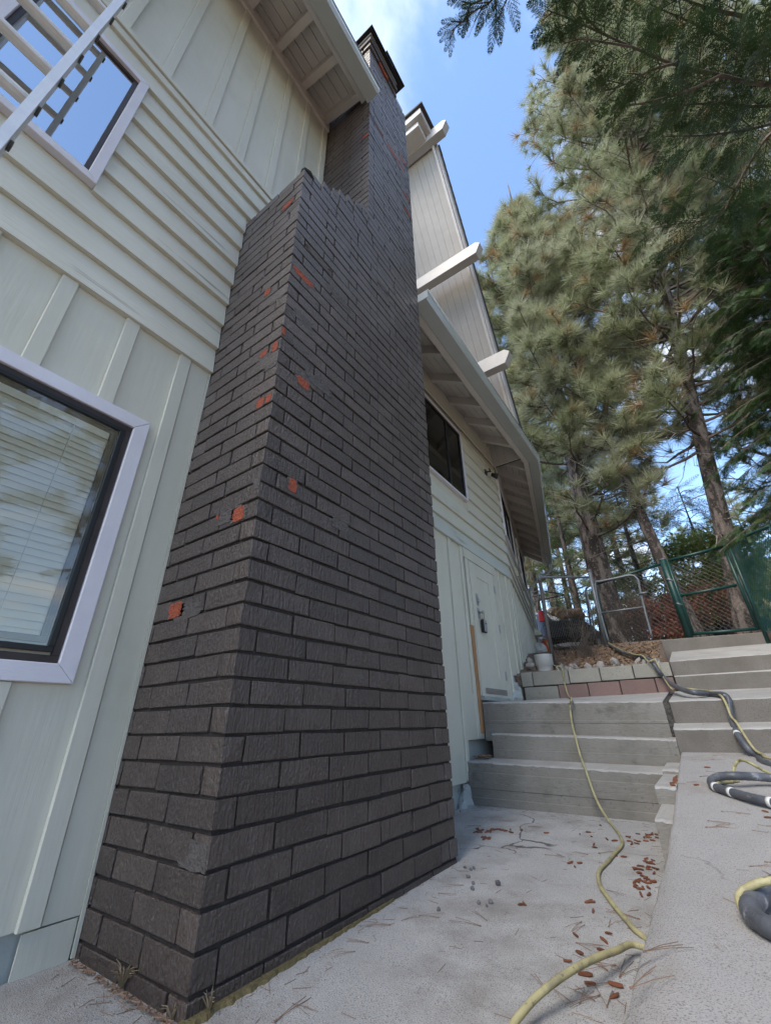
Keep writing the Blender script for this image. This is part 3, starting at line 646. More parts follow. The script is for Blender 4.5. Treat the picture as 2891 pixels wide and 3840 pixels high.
# ---- windows
def window_trim(w, wid, t, m='lav', frame=1, parent=None):
    a, b, c, d = w['y0'], w['y1'], w['z0'], w['z1']; e = .0012
    P_ = parent
    def quad(pts):
        q0 = [fp(u, .0012, z, frame) for u, z in pts]; q1 = [fp(u, t, z, frame) for u, z in pts]
        MB().prism(None, (q0, q1)).build('trim', m, P_, bevel=.003)
    quad([(a, c), (b, c), (b - wid, c + wid), (a + wid, c + wid)]); quad([(b, c + e), (b, d - e), (b - wid, d - wid - e), (b - wid, c + wid + e)])
    quad([(a, d), (a + wid, d - wid), (b - wid, d - wid), (b, d)]); quad([(a, c + e), (a + wid, c + wid + e), (a + wid, d - wid - e), (a, d - e)])
# lower window (projecting casement with blind)
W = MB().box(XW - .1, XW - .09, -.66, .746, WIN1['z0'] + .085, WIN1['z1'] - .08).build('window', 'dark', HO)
window_trim(WIN1, .078, .034, parent=W)
ya, yb, za, zb_ = -.672, .758, WIN1['z0'] + .078, WIN1['z1'] - .078
def ring(name, m, y0, y1, z0, z1, w, n0, n1, parent, frame=1, bevel=.002):
    for (a, b, c, d) in ((y0, y1, z0, z0 + w), (y0, y1, z1 - w, z1), (y0, y0 + w, z0 + w, z1 - w), (y1 - w, y1, z0 + w, z1 - w)):
        wallbox(name, m, a, b, n0, n1, c, d, frame, bevel, parent)
ring('jamb', 'frame', ya + .001, yb - .001, za + .001, zb_ - .001, .032, .0012, .018, W)
ring('sash', 'black', ya + .035, yb - .035, za + .045, zb_ - .033, .024, .006, .028, W)
ring('inner_stop', 'framei', ya + .066, yb - .066, za + .081, zb_ - .066, .028, .004, .014, W)
wallbox('pane', 'glass', ya + .06, yb - .06, .0160, .0185, za + .07, zb_ - .06, parent=W)
# blind: each slat an angled strip just behind the glass
gy0, gy1, gz0, gz1 = ya + .10, yb - .098, za + .115, zb_ - .1
ns = 30
for i in range(ns):
    z = gz0 + (gz1 - gz0) * i / (ns - 1) * .93
    MB().prism(None, ([(XW + .002, gy0, z + .020), (XW + .010, gy0, z - .020), (XW + .0108, gy0, z - .019), (XW + .0028, gy0, z + .021)],
                      [(XW + .002, gy1, z + .020), (XW + .010, gy1, z - .020), (XW + .0108, gy1, z - .019), (XW + .0028, gy1, z + .021)])).build('blind_slat', 'blind', W)
for y in (gy1 - .16, gy0 + .3): MB().tube([(XW + .0125, y, gz0), (XW + .0125, y, gz1)], .0022, 5).build('blind_cord', 'blind', W)
wallbox('blind_head', 'blind', gy0, gy1, .001, .012, gz1 - .035, gz1 + .03, parent=W)
# upper window with white grille
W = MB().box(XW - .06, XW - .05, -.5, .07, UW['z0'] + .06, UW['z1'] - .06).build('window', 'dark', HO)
window_trim(UW, .058, .056, parent=W)
a, b, c, d = UW['y0'] + .06, UW['y1'] - .06, UW['z0'] + .06, UW['z1'] - .06
ring('jamb', 'frame', a - .001, b + .001, c - .001, d + .001, .028, .001, .030, W)
wallbox('pane', 'glass2', a + .02, b - .02, .0165, .0185, c + .02, d - .02, parent=W)
# right wall window
W = MB().box(XW - .15, XW - .14, 3.42, 5.5, W2['z0'], W2['z1']).build('window', 'dark', HO)
window_trim(W2, .032, .054, parent=W)
a, b, c, d = W2['y0'] + .034, W2['y1'] - .034, W2['z0'] + .034, W2['z1'] - .034
ring('jamb', 'black', a, b, c, d, .035, .002, .034, W)
wallbox('mullion', 'black', 4.98, 5.03, .002, .03, c + .036, d - .036, parent=W)
wallbox('pane', 'glass', a + .03, b - .03, .014, .016, c + .03, d - .03, parent=W)
for i in range(9):
    y = a + .04 + i * .165; wallbox('curtain_fold', 'curtain', y, y + .16, .0012, .006 + .003 * (i % 2), c + .035, d - .035, parent=W)
# bent wall windows
for (u0, u1) in ((.22, 2.2), (3.55, 5.3)):
    w = dict(y0=u0, y1=u1, z0=rel(3.15), z1=rel(4.40)); 
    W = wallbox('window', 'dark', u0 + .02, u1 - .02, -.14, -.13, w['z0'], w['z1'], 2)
    window_trim(w, .05, .056, frame=2, parent=W)
    ring('jamb', 'black', u0 + .051, u1 - .051, w['z0'] + .051, w['z1'] - .051, .04, .002, .036, W, 2)
    wallbox('mullion', 'black', (u0 + u1) / 2 - .03, (u0 + u1) / 2 + .03, .002, .033, w['z0'] + .092, w['z1'] - .092, 2, parent=W)
    wallbox('pane', 'glass', u0 + .08, u1 - .08, .014, .016, w['z0'] + .08, w['z1'] - .08, 2, parent=W)
LEN2 = 6.3
for i in range(12):
    z0 = zs2 + i * ex2; z1 = z0 + ex2
    if z0 > rel(4.7): break
    segs = [(0.0, LEN2)]
    if z1 > rel(3.15) + .02 and z0 < rel(4.40) - .02: segs = [(0, .22), (2.2, 3.55), (5.3, LEN2)]
    for s in segs: lap(s[0], s[1], z0, z1, 2)
wallbox('frieze_board', 'tan', .0, LEN2, .041, .06, rel(4.52), rel(4.86), 2, .004)
for i in range(17): batten(.18 + i * .37, rel(.85) + .02 * (i % 3), zs2 - .003, 2, .07)
wallbox('vent_slot', 'black', 1.0, 1.5, .001, .012, rel(.83), rel(.93), 2)
wallbox('vent_slot', 'rawwood', 2.6, 2.7, .001, .014, rel(.82), rel(1.0), 2)
# dryer hood on the bent wall
hv = MB(); hv.prism(None, ([fp(5.2, .03, rel(2.32), 2), fp(5.2, .22, rel(2.16), 2), fp(5.2, .22, rel(2.12), 2), fp(5.2, .03, rel(2.12), 2)], [fp(5.5, .03, rel(2.32), 2), fp(5.5, .22, rel(2.16), 2), fp(5.5, .22, rel(2.12), 2), fp(5.5, .03, rel(2.12), 2)]))
hv.build('vent_hood', 'green', HO)
# little black security light
SL = thing('security_lamp', 'small black security lamp fixed under the eave near the bend of the wall', 'lamp', (XW + .1, 6.85, rel(4.1)))
p = PX(1833, 1767, XW + .1)
MB().box(XW + .032, XW + .05, p.y - .05, p.y + .05, p.z - .05, p.z + .05).build('mount', 'black', SL, bevel=.006)
MB().tube([(XW + .05, p.y, p.z), (XW + .12, p.y + .02, p.z), (XW + .13, p.y - .05, p.z + .02)], .014, 8).build('arm', 'black', SL, True)
MB().tube([(XW + .10, p.y + .10, p.z - .02), (XW + .16, p.y + .14, p.z - .05), (XW + .20, p.y + .16, p.z - .07)], [.03, .045, .055], 10).build('lamp_head', 'black', SL, True)

# ---- eaves: rafters, deck boards, fascia, gutter
def eave(frame, u0, u1, zw, zf, run, us, miter0=0.0, miter1=0.0, lipn=.885, gz=None, rw=.085, rh=.16):
    """zw: underside of rafter at the wall; zf: underside at the fascia; run: metres from wall to fascia"""
    slope = (zf - zw) / run
    def q(u, n, z): return fp(u, n, z, frame)
    def ua(n): return u0 + miter0 * n
    def ub(n): return u1 + miter1 * n
    for u in us:
        r0 = [q(u - rw / 2, .03, zw + .0), q(u - rw / 2, run, zf), q(u - rw / 2, run, zf + rh), q(u - rw / 2, .03, zw + rh)]
        r1 = [q(u + rw / 2, .03, zw + .0), q(u + rw / 2, run, zf), q(u + rw / 2, run, zf + rh), q(u + rw / 2, .03, zw + rh)]
        MB().prism(None, (r0, r1)).build('rafter', 'tan', HO)
    nb_ = 5
    for i in range(nb_):
        n0 = -.02 + (run + .02) * i / nb_ + .003; n1 = -.02 + (run + .02) * (i + 1) / nb_ - .003
        z0 = zw + slope * n0 + rh + .002; z1 = zw + slope * n1 + rh + .002
        MB().hexa([q(ua(n0), n0, z0), q(ua(n1), n1, z1), q(ub(n1), n1, z1), q(ub(n0), n0, z0)], [q(ua(n0), n0, z0 + .02), q(ua(n1), n1, z1 + .02), q(ub(n1), n1, z1 + .02), q(ub(n0), n0, z0 + .02)]).build('roof_deck_board', 'tan', HO)
    # blocking at the wall
    MB().hexa([q(u0, .012, zw + .0), q(u0, .034, zw), q(u1, .034, zw), q(u1, .012, zw)], [q(u0, .012, zw + rh), q(u0, .034, zw + rh), q(u1, .034, zw + rh), q(u1, .012, zw + rh)]).build('rafter_blocking', 'tan', HO)
    f0, f1 = run + .001, run + .090
    MB().hexa([q(ua(f0), f0, zf - .03), q(ua(f1), f1, zf - .03), q(ub(f1), f1, zf - .03), q(ub(f0), f0, zf - .03)], [q(ua(f0), f0, zf + .19), q(ua(f1), f1, zf + .19), q(ub(f1), f1, zf + .19), q(ub(f0), f0, zf + .19)]).build('fascia', 'tan', HO, bevel=.004)
    g0, g1 = run + .096, lipn
    prof = [(g0, gz + .125), (g0, gz), (g1 - .03, gz), (g1 - .005, gz + .06), (g1, gz + .10), (g1, gz + .125), (g1 - .014, gz + .125), (g1 - .02, gz + .10), (g1 - .045, gz + .015), (g0 + .012, gz + .015), (g0 + .012, gz + .125)]
    MB().prism(None, ([q(ua(n), n, z) for n, z in prof], [q(ub(n), n, z) for n, z in prof])).build('gutter', 'gutter', HO)
    MB().tube([q(ua(g1), g1 + .002, gz + .128), q(ub(g1), g1 + .002, gz + .128)], .009, 8).build('gutter_lip', 'lip', HO, True)
    # roof skin rising inwards
    t0 = [q(ua(run + .10), run + .10, zf + .20), q(ub(run + .10), run + .10, zf + .20), q(ub(-.02), -.02, zw + rh + .06), q(ua(-.02), -.02, zw + rh + .06)]
    MB().hexa(t0, [(a, b, c + .03) for a, b, c in t0]).build('roof_shingles', 'shingle', HO)
    return slope
RUN = .705
eave(1, -3.5, 1.978, rel(7.74), rel(7.48), .635, [1.90 - .445 * i for i in range(12)], lipn=.925, gz=rel(7.32))
box('gutter_end_cap', 'gutter', HO, XW + .735, XW + .925, 1.979, 1.983, rel(7.32), rel(7.445))
tm = math.tan(A2 / 2)
eave(1, 2.97, KY, rel(4.84), rel(4.48), .595, [3.23 + .655 * i for i in range(6)], 0, tm, .885, rel(4.44))
eave(2, 0.0, LEN2, rel(4.84), rel(4.48), .595, [.25 + .60 * i for i in range(11)], -tm, 0, .885, rel(4.44))
box('gutter_end_cap', 'gutter', HO, XW + .695, XW + .885, 2.965, 2.969, rel(4.44), rel(4.565))
# main roof slabs (mostly out of sight)
MB().hexa([(XW - .02, -3.5, rel(7.99)), (XW - .02, 2.2, rel(7.99)), (-6.5, 2.2, rel(11.0)), (-6.5, -3.5, rel(11.0))], [(XW - .02, -3.5, rel(8.03)), (XW - .02, 2.2, rel(8.03)), (-6.5, 2.2, rel(11.05)), (-6.5, -3.5, rel(11.05))]).build('roof', 'shingle', HO)
e2 = K0 + D2 * LEN2
MB().hexa([(XW - .02, 2.2, rel(5.09)), (XW - .02, KY, rel(5.09)), (-6.5, KY, rel(6.6)), (-6.5, 2.2, rel(6.6))], [(XW - .02, 2.2, rel(5.13)), (XW - .02, KY, rel(5.13)), (-6.5, KY, rel(6.65)), (-6.5, 2.2, rel(6.65))]).build('roof', 'shingle', HO)
MB().hexa([(XW - .02, KY, rel(5.09)), (e2.x - .02, e2.y, rel(5.09)), (e2.x - 4.2, e2.y - 1, rel(6.6)), (-6.5, KY, rel(6.6))], [(XW - .02, KY, rel(5.13)), (e2.x - .02, e2.y, rel(5.13)), (e2.x - 4.2, e2.y - 1, rel(6.65)), (-6.5, KY, rel(6.65))]).build('roof', 'shingle', HO)
# downspout at the end of the bent eave
q = [fp(LEN2 - .1, .80, rel(4.42), 2), fp(LEN2 - .1, .80, rel(4.30), 2), fp(LEN2 - .1, .74, rel(4.20), 2), fp(LEN2 - .25, .12, rel(3.72), 2), fp(LEN2 - .25, .06, rel(3.6), 2), fp(LEN2 - .25, .06, rel(.9), 2)]
MB().tube(q, .05, 8).build('downspout', 'gutter', HO)

# ---- steep rake roof with outlooker beams
XR = -1.60
Ka = Vector((0, 4.36, rel(11.3))); Kb = Vector((0, 6.98, rel(4.5)))      # underside of the rake, top and bottom
sl = (Kb - Ka).normalized(); nrm = Vector((0, -sl.z, sl.y))               # outward (up / away) normal
if nrm.y < 0: nrm = -nrm
def rk(x, s, o): p = Ka + sl * s + nrm * o; return (x, p.y, p.z)
SL_ = (Kb - Ka).length
nbd = 11; x0 = -3.3; wbd = (XR - .09 - x0) / nbd
for i in range(nbd):
    a, b = x0 + wbd * i + .002, x0 + wbd * (i + 1) - .002
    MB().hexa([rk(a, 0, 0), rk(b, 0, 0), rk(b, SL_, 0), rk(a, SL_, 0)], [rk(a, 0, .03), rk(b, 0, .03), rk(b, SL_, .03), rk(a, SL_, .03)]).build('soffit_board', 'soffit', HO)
MB().hexa([rk(-4.2, 0, .031), rk(XR - .05, 0, .031), rk(XR - .05, SL_, .031), rk(-4.2, SL_, .031)], [rk(-4.2, 0, .10), rk(XR - .05, 0, .10), rk(XR - .05, SL_, .10), rk(-4.2, SL_, .10)]).build('roof_deck', 'tan', HO)
MB().hexa([rk(XR - .088, 0, -.06), rk(XR - .04, 0, -.06), rk(XR - .04, SL_, -.06), rk(XR - .088, SL_, -.06)], [rk(XR - .088, 0, .16), rk(XR - .04, 0, .16), rk(XR - .04, SL_, .16), rk(XR - .088, SL_, .16)]).build('barge_board', 'beam', HO)
MB().hexa([rk(XR - .039, 0, .01), rk(XR, 0, .01), rk(XR, SL_, .01), rk(XR - .039, SL_, .01)], [rk(XR - .039, 0, .18), rk(XR, 0, .18), rk(XR, SL_, .18), rk(XR - .039, SL_, .18)]).build('barge_board', 'beam', HO)
nsh = 26
for i in range(nsh):
    a, b = SL_ * i / nsh, SL_ * (i + 1) / nsh - .004
    MB().hexa([rk(-4.2, a, .185), rk(XR + .03, a, .185), rk(XR + .03, b, .20), rk(-4.2, b, .20)], [rk(-4.2, a, .20), rk(XR + .03, a, .20), rk(XR + .03, b, .225), rk(-4.2, b, .225)]).build('roof_shingles', 'shingle', HO)
# closing end at the top
MB().box(-4.2, XR - .02, Ka.y - .55, Ka.y + .10, Ka.z + .02, Ka.z + .24).build('top_fascia', 'beam', HO, bevel=.01)
MB().box(-4.2, XR - .14, Ka.y - .46, Ka.y + .0, Ka.z - .16, Ka.z + .018).build('top_fascia', 'tan', HO, bevel=.01)
MB().box(-4.2, XR + .05, Ka.y - .60, Ka.y + .12, Ka.z + .242, Ka.z + .30).build('roof_shingles', 'shingle', HO)
box('gable_wall', 'green', HO, -3.4, -3.3, 2.3, 6.9, rel(4.5), rel(7.5))
box('gable_wall', 'green', HO, -3.4, -3.3, 2.3, 4.5, rel(7.5), rel(11.3))
def beam(px, py, xe, h=.31, w=.17):
    P = PX(px, py, xe); y0, y1, z0, z1 = P.y - w / 2, P.y + w / 2, P.z - h / 2, P.z + h / 2
    def sec(x): return [(x, y0, z0), (x, y1, z0), (x, y1, z1), (x, y0, z1)]
    MB().add([(-3.25, y0, z0), (-3.25, y1, z0), (-3.25, y1, z1), (-3.25, y0, z1), (xe - .06, y0, z0), (xe - .06, y1, z0), (xe + .05, y1, z1 - .09), (xe + .05, y0, z1 - .09), (xe - .04, y1, z1), (xe - .04, y0, z1)],
             [(0, 3, 2, 1), (0, 1, 5, 4), (1, 2, 8, 6, 5), (2, 3, 9, 8), (3, 0, 4, 7, 9), (4, 5, 6, 7), (7, 6, 8, 9)]).build('outlooker_beam', 'beam', HO, bevel=.006)
beam(1672, 474, -1.30); beam(1798, 934, -1.30); beam(1908, 1340, -1.30)

# ================================================================== ladder
LD = thing('ladder', 'aluminium ladder standing against the wall across the upper window', 'ladder', (-1.2, -.37, 0))
yl = -.17
pa, pb = PY(0, 535, yl), PY(456, 0, yl)
dl = (pb - pa).normalized()
foot = pa + dl * ((0.0 - pa.z) / dl.z); head = pa + dl * ((rel(6.9) - pa.z) / dl.z)
pn = Vector((dl.z, 0, -dl.x)); pn = pn if pn.x > 0 else -pn     # facing out
def rail(yc):
    mb = MB(); w = .052; t = .016
    a, b = foot.copy(), head.copy(); a.y = b.y = yc
    def sect(P): return [P + pn * w + Vector((0, t, 0)), P + pn * w - Vector((0, t, 0)), P + pn * (w - .004) - Vector((0, t, 0)), P + pn * (w - .004) + Vector((0, t - .004, 0)),
                         P - pn * (w - .004) + Vector((0, t - .004, 0)), P - pn * (w - .004) - Vector((0, t, 0)), P - pn * w - Vector((0, t, 0)), P - pn * w + Vector((0, t, 0))]
    mb.prism(None, ([tuple(p) for p in sect(a)], [tuple(p) for p in sect(b)])); return mb.build('rail', 'alu', LD)
rail(yl); rail(yl - .42)
nr = 24
for i in range(nr):
    s = .16 + i * .318; P = foot + dl * s
    if P.z > head.z - .05: break
    mb = MB(); sct = []
    for y in (yl + .016, yl - .43):
        c_ = []
        for k in range(10):
            a = 2 * math.pi * k / 10; rr = .027 if k % 2 else .024
            q = P + pn * (math.cos(a) * rr) + dl * (math.sin(a) * rr); c_.append((q.x, y, q.z))
        sct.append(c_)
    mb.prism(None, (sct[0], sct[1])); mb.build('rung', 'alu2', LD)
    MB().tube([(P.x, yl + .0175, P.z), (P.x, yl + .026, P.z)], .022, 8).build('rung_rivet', 'rustpipe', LD)
for y in (yl, yl - .42): MB().box(foot.x - .05, foot.x + .05, y - .03, y + .03, .0, .03).build('foot_pad', 'black', LD)

# ================================================================== hoses
def hose(name, label, m, pts, r, n=10, sub=8, cat='hose', ribs=0, ties=(), group=None):
    path = catmull(pts, sub)
    h = thing(name, label, cat, tuple(path[0]), group)
    mb = MB()
    if ribs: mb.tube(path, [r * (1 + .035 * math.sin(i * 2.1)) for i in range(len(path))], n)
    else: mb.tube(path, r, n)
    mb.build('tube', m, h, True)
    for t in ties:
        i = int(t * (len(path) - 2)); a, b = path[i], path[i + 1]; d = (b - a).normalized()
        MB().tube([a - d * .011, a + d * .011], r * 1.10, n).build('tie_band', 'tie', h, True)
    return h
def c8(x, y): return (1891 + x / 1.665, 1900 + y / 1.665)
def cB(x, y): return (1891 + x / 1.665, 2840 + y / 1.665)
def c9(x, y): return (1950 + x / 3.33, 2000 + y / 3.33)
def c6(x, y): return (2350 + x / 3.0776, 2700 + y / 3.0776)
def cD(x, y): return (2200 + x / 2.4095, 3300 + y / 2.4095)
ry = .0105
pts = []
for (x, y), Y in (((320, 1172), 12.5), ((272, 1185), 12.2), ((275, 1260), 11.2), ((340, 1370), 9.6), ((375, 1470), 8.2), ((375, 1570), 7.3), ((420, 1650), 6.95)): pts.append(PY(*c9(x, y), Y))
for i in range(len(pts)): pts[i].z = max(pts[i].z, hground(pts[i].x, pts[i].y) + .02)
pts += [PY(*c8(358, 1008), 6.69), PY(*c8(368, 1060), 6.675), PY(*c8(380, 1120), 6.675)]
pts += [PZ(*c8(402, 1186), rel(.27) + .015), PY(*c8(421, 1199), 5.28), PY(*c8(410, 1240), 5.235), PY(*c8(415, 1300), 5.22), PY(*c8(428, 1380), 5.12), PY(*c8(446, 1445), 4.97), PY(*c8(470, 1540), 4.88), PY(*c8(500, 1625), 4.73), PY(*cB(512, 92), 4.69)]
pts += [PY(*cB(560, 230), 4.62), PY(*cB(605, 325), 4.52)]
for x, y in ((660, 410), (705, 465), (735, 520), (730, 558), (690, 602), (645, 655), (600, 702), (586, 750), (602, 812), (650, 882), (700, 948), (765, 1022), (825, 1090)):
    q = PZ(*cB(x, y), .03); q.z = zslab(q.x, q.y) + ry; pts.append(PZ(*cB(x, y), q.z))
e_ = pts[-1]
rt_ = PZ(*cB(790, 1172), .055)
pts += [Vector((-.43, e_.y - .05, .018)), Vector((-.39, (e_.y + rt_.y) / 2, .022)), Vector((-.43, rt_.y + .03, .045))]
for i, (x, y) in enumerate(((790, 1172), (700, 1210), (600, 1245), (500, 1290), (380, 1360), (270, 1440), (180, 1520), (110, 1600), (60, 1665), (20, 1760), (0, 1900))):
    h = (.055, .07, .08, .085, .085, .075, .06, .05, .04, .03, .02)[i]; pts.append(PZ(*cB(x, y), h))
hose('yellow_hose', 'long pale yellow hose running from the truck down the steps and across the slab', 'hose_y', pts, ry, 10, 6)
# black vacuum hose with yellow line strapped to it, up the steps
def wz(y): 
    if y < 5.0: return zwalk(y)
    if y < 5.29: return rel(-.07) + (y - 5.0) * .14
    if y < 6.7: return rel(.163) + (y - 5.29) * .1
    if y < 7.0: return rel(.484) + (y - 6.7) * .08
    return rel(.693) + (y - 7.0) * .18
rb = .026
bp = [PY(*c8(650, 855), 8.45), PY(*c8(720, 900), 7.75), PY(*c8(820, 935), 7.15), PY(*c8(905, 955), 6.85), PY(*c8(935, 985), 6.66), PY(*c8(965, 1030), 6.63), PY(*c8(1010, 1080), 6.6), PZ(*c8(1085, 1132), rel(.30)), PZ(*c8(1175, 1160), rel(.235)), PZ(*c8(1290, 1172), rel(.215)),
      PY(*c8(1365, 1175), 5.33), PY(*c8(1400, 1205), 5.26), PY(*c8(1408, 1270), 5.23), PY(*c8(1425, 1345), 5.15), PY(*c8(1460, 1430), 4.96), PY(*c8(1520, 1510), 4.86), PZ(*c8(1585, 1562), zwalk(4.6) + .03), PZ(*c8(1665, 1612), zwalk(4.3) + .03), Vector((.62, 3.95, zwalk(3.95) + .03))]
hose('vacuum_hose', 'thick scuffed black vacuum hose draped down the concrete steps', 'hose_b', bp, rb, 12, 8, ribs=1, ties=(.78,))
yp = [PY(*c8(648, 850), 8.4), PY(*c8(725, 893), 7.7), PY(*c8(815, 925), 7.1), PY(*c8(860, 930), 6.9), PY(*c8(900, 968), 6.66), PY(*c8(940, 955), 6.64), PY(*c8(965, 1000), 6.62), PY(*c8(1000, 1075), 6.6), PZ(*c8(1040, 1135), rel(.30)), PZ(*c8(1075, 1147), rel(.285)), PZ(*c8(1120, 1138), rel(.28)), PZ(*c8(1190, 1143), rel(.26)),
      PZ(*c8(1290, 1155), rel(.25)), PY(*c8(1350, 1180), 5.30), PY(*c8(1385, 1235), 5.21), PY(*c8(1415, 1310), 5.14), PY(*c8(1450, 1350), 5.02), PY(*c8(1500, 1430), 4.92), PY(*c8(1565, 1520), 4.8), PZ(*c8(1620, 1552), zwalk(4.5) + .06), PZ(*c8(1665, 1575), zwalk(4.3) + .06), Vector((.66, 4.0, zwalk(4.0) + .03))]
hose('yellow_line', 'thin pale yellow line twisted around the black hose on the steps', 'hose_y', yp, .010, 8, 8)
def wp(f, x, y, h):
    r = ray(*f(x, y)); r = r / r[1]; lo, hi = .3, 4.99
    for _ in range(40):
        m_ = (lo + hi) / 2
        if r[2] * m_ + ZC > zwalk(m_) + h: lo = m_
        else: hi = m_
    return Vector((r[0] * lo, lo, r[2] * lo + ZC))
lp = [wp(c6, 1850, 690, .05), wp(c6, 1665, 672, .05), wp(c6, 1450, 655, .06), wp(c6, 1250, 648, .07), wp(c6, 1080, 655, .06), wp(c6, 995, 690, .04), wp(c6, 975, 725, .03), wp(c6, 1010, 768, .028), wp(c6, 1100, 805, .028), wp(c6, 1250, 850, .03), wp(c6, 1450, 905, .035), wp(c6, 1665, 955, .035), wp(c6, 1850, 990, .04)]
hose('vacuum_hose', 'bend of black hose with white ties lying on the walkway', 'hose_b', lp, .024, 12, 8, ribs=1, ties=(.62, .74, .93))
yl2 = [wp(c6, 1210, 720, .012), wp(c6, 1228, 640, .02), wp(c6, 1240, 560, .05), wp(c6, 1262, 505, .08), wp(c6, 1300, 470, .10), wp(c6, 1370, 475, .11), wp(c6, 1480, 530, .09), wp(c6, 1580, 585, .06), wp(c6, 1680, 635, .05), wp(c6, 1850, 720, .04)]
hose('yellow_line', 'arched pale yellow line rising beside the bend of black hose', 'hose_y', yl2, .010, 8, 8)
yl3 = [wp(c6, 1035, 742, .045), wp(c6, 1080, 728, .02), wp(c6, 1130, 725, .012), wp(c6, 1200, 712, .012), wp(c6, 1290, 700, .012)]
hose('yellow_line', 'short pale yellow line inside the bend of black hose', 'hose_y', yl3, .010, 8, 8)
lp = [wp(cD, 1950, 20, .05), wp(cD, 1760, 40, .05), wp(cD, 1640, 95, .045), wp(cD, 1540, 170, .04), wp(cD, 1480, 250, .035), wp(cD, 1500, 330, .03), wp(cD, 1580, 390, .03), wp(cD, 1690, 450, .03), wp(cD, 1950, 520, .03)]
hose('vacuum_hose', 'curl of black hose on the walkway with a yellow line around its outside', 'hose_b', lp, .0265, 14, 8, ribs=1)
lp = [wp(cD, 1950, -10, .10), wp(cD, 1665, 12, .09), wp(cD, 1530, 38, .08), wp(cD, 1420, 95, .06), wp(cD, 1378, 160, .045), wp(cD, 1400, 260, .03), wp(cD, 1470, 370, .02), wp(cD, 1560, 440, .012), wp(cD, 1700, 520, .012)]
hose('yellow_line', 'pale yellow line hugging the outside of the black hose curl', 'hose_y', lp, .011, 8, 8)
#VEG
# ================================================================== fence and gates
YF = 8.62
def chain(name, m, parent, A, B, C, D, s=.055, r=.0026):
    A, B, C, D = [Vector(p) for p in (A, B, C, D)]
    w = ((B - A).length + (C - D).length) / 2; h = ((D - A).length + (C - B).length) / 2
    def P(u, v): u /= w; v /= h; return (A * (1 - u) + B * u) * (1 - v) + (D * (1 - u) + C * u) * v
    mb = MB(); st = s * 1.414
    for sgn in (1, -1):
        c = -h - (h % st)
        while c < w + h:
            # u = c + sgn*v (sgn 1) or u = c - v
            v0, v1 = 0.0, h
            if sgn == 1: lo, hi = max(0, -c), min(h, w - c)
            else: lo, hi = max(0, c - w), min(h, c)
            if hi - lo > .02:
                a, b = P(c + sgn * lo, lo), P(c + sgn * hi, hi); k = 4
                bow = (C - A).cross(B - A).normalized() * .004 * sgn
                mb.tube([a + bow, b + bow], r, 3, False)
            c += st
    return mb.build(name, m, parent)
def pipe(name, m, parent, pts, r, n=10, sub=0):
    return MB().tube(catmull(pts, sub) if sub else pts, r, n).build(name, m, parent, True)
def rY(x, y, Y): return PY(*c9(x, y), Y)
def gY(x, y, Y): return PY(2391 + x / 3.33, 1950 + y / 3.33, Y)
GF = thing('chain_link_fence', 'grey chain-link fence panel with a leaning rusty post beside the house', 'fence', tuple(rY(410, 1590, 7.0)))
b0, t0 = rY(410, 1590, 7.0), rY(235, 515, 7.0); b1, t1 = rY(1075, 1395, YF), rY(865, 480, YF)
b0.z -= .1; b1.z -= .1
pipe('post', 'rustpipe', GF, [b0, t0], .030); pipe('post', 'galv', GF, [b1, t1], .033)
pipe('post_cap', 'galv', GF, [t1, t1 + Vector((0, 0, .03))], .037); pipe('post_cap', 'galv', GF, [t0 - Vector((0, 0, .12)), t0 + Vector((0, 0, .01))], .034)
pipe('rail', 'galv', GF, [rY(250, 550, 7.0), rY(860, 552, YF)], .020)
chain('wire_mesh', 'wire', GF, b0 + Vector((.03, 0, .15)), b1 + Vector((-.03, 0, .12)), b1 * .45 + t1 * .55, b0 * .45 + t0 * .55)
GP = thing('old_gate_frame', 'narrow folded-back galvanised gate frame standing beside the grey post', 'gate', tuple(rY(940, 1290, YF + .3)))
pipe('frame', 'galv', GP, [rY(900, 1250, YF + .35), rY(815, 720, YF + .35), rY(835, 680, YF + .3), rY(880, 655, YF + .1)], .018, 8)
pipe('frame', 'galv', GP, [rY(940, 1260, YF + .12), rY(830, 720, YF + .32)], .016, 8)
GG = thing('garden_gate', 'small galvanised chain-link gate with one rounded top corner', 'gate', tuple(rY(1110, 1370, YF)))
fr = [rY(1110, 1370, YF - .03), rY(1005, 995, YF - .03), rY(940, 640, YF - .03), rY(1010, 600, YF - .03), rY(1200, 560, YF - .03), rY(1370, 525, YF - .03), rY(1440, 545, YF - .03), rY(1480, 600, YF - .03), rY(1490, 660, YF - .03), rY(1550, 930, YF - .03), rY(1650, 1310, YF - .03)]
pipe('frame', 'galv', GG, fr, .019, 8, 4)
pipe('mid_rail', 'galv', GG, [rY(1005, 997, YF - .03), rY(1540, 920, YF - .03)], .016, 8)
pipe('latch', 'galv', GG, [rY(1490, 755, YF - .06), rY(1590, 738, YF - .06)], .018, 8)
chain('wire_mesh', 'wire', GG, rY(1120, 1360, YF - .03), rY(1640, 1300, YF - .03), rY(1470, 600, YF - .03), rY(945, 650, YF - .03), .055)
GN = thing('green_gate', 'wide green coated chain-link gate with a thick hinge post on the kerb', 'gate', tuple(gY(640, 1460, YF + .05)))
pipe('hinge_post', 'gcoat', GN, [gY(650, 1470, YF + .05), gY(315, 500, YF + .05)], .058, 12)
pipe('gate_stile', 'gcoat', GN, [gY(690, 1430, YF + .05), gY(372, 520, YF + .05)], .028)
pipe('post_cap', 'galv', GN, [gY(316, 505, YF + .05), gY(312, 492, YF + .05)], .060, 12)
pipe('strap', 'galv', GN, [gY(402, 765, YF + .05), gY(408, 745, YF + .05)], .066, 12)
pipe('strap', 'galv', GN, [gY(508, 1062, YF + .05), gY(513, 1045, YF + .05)], .062, 12)
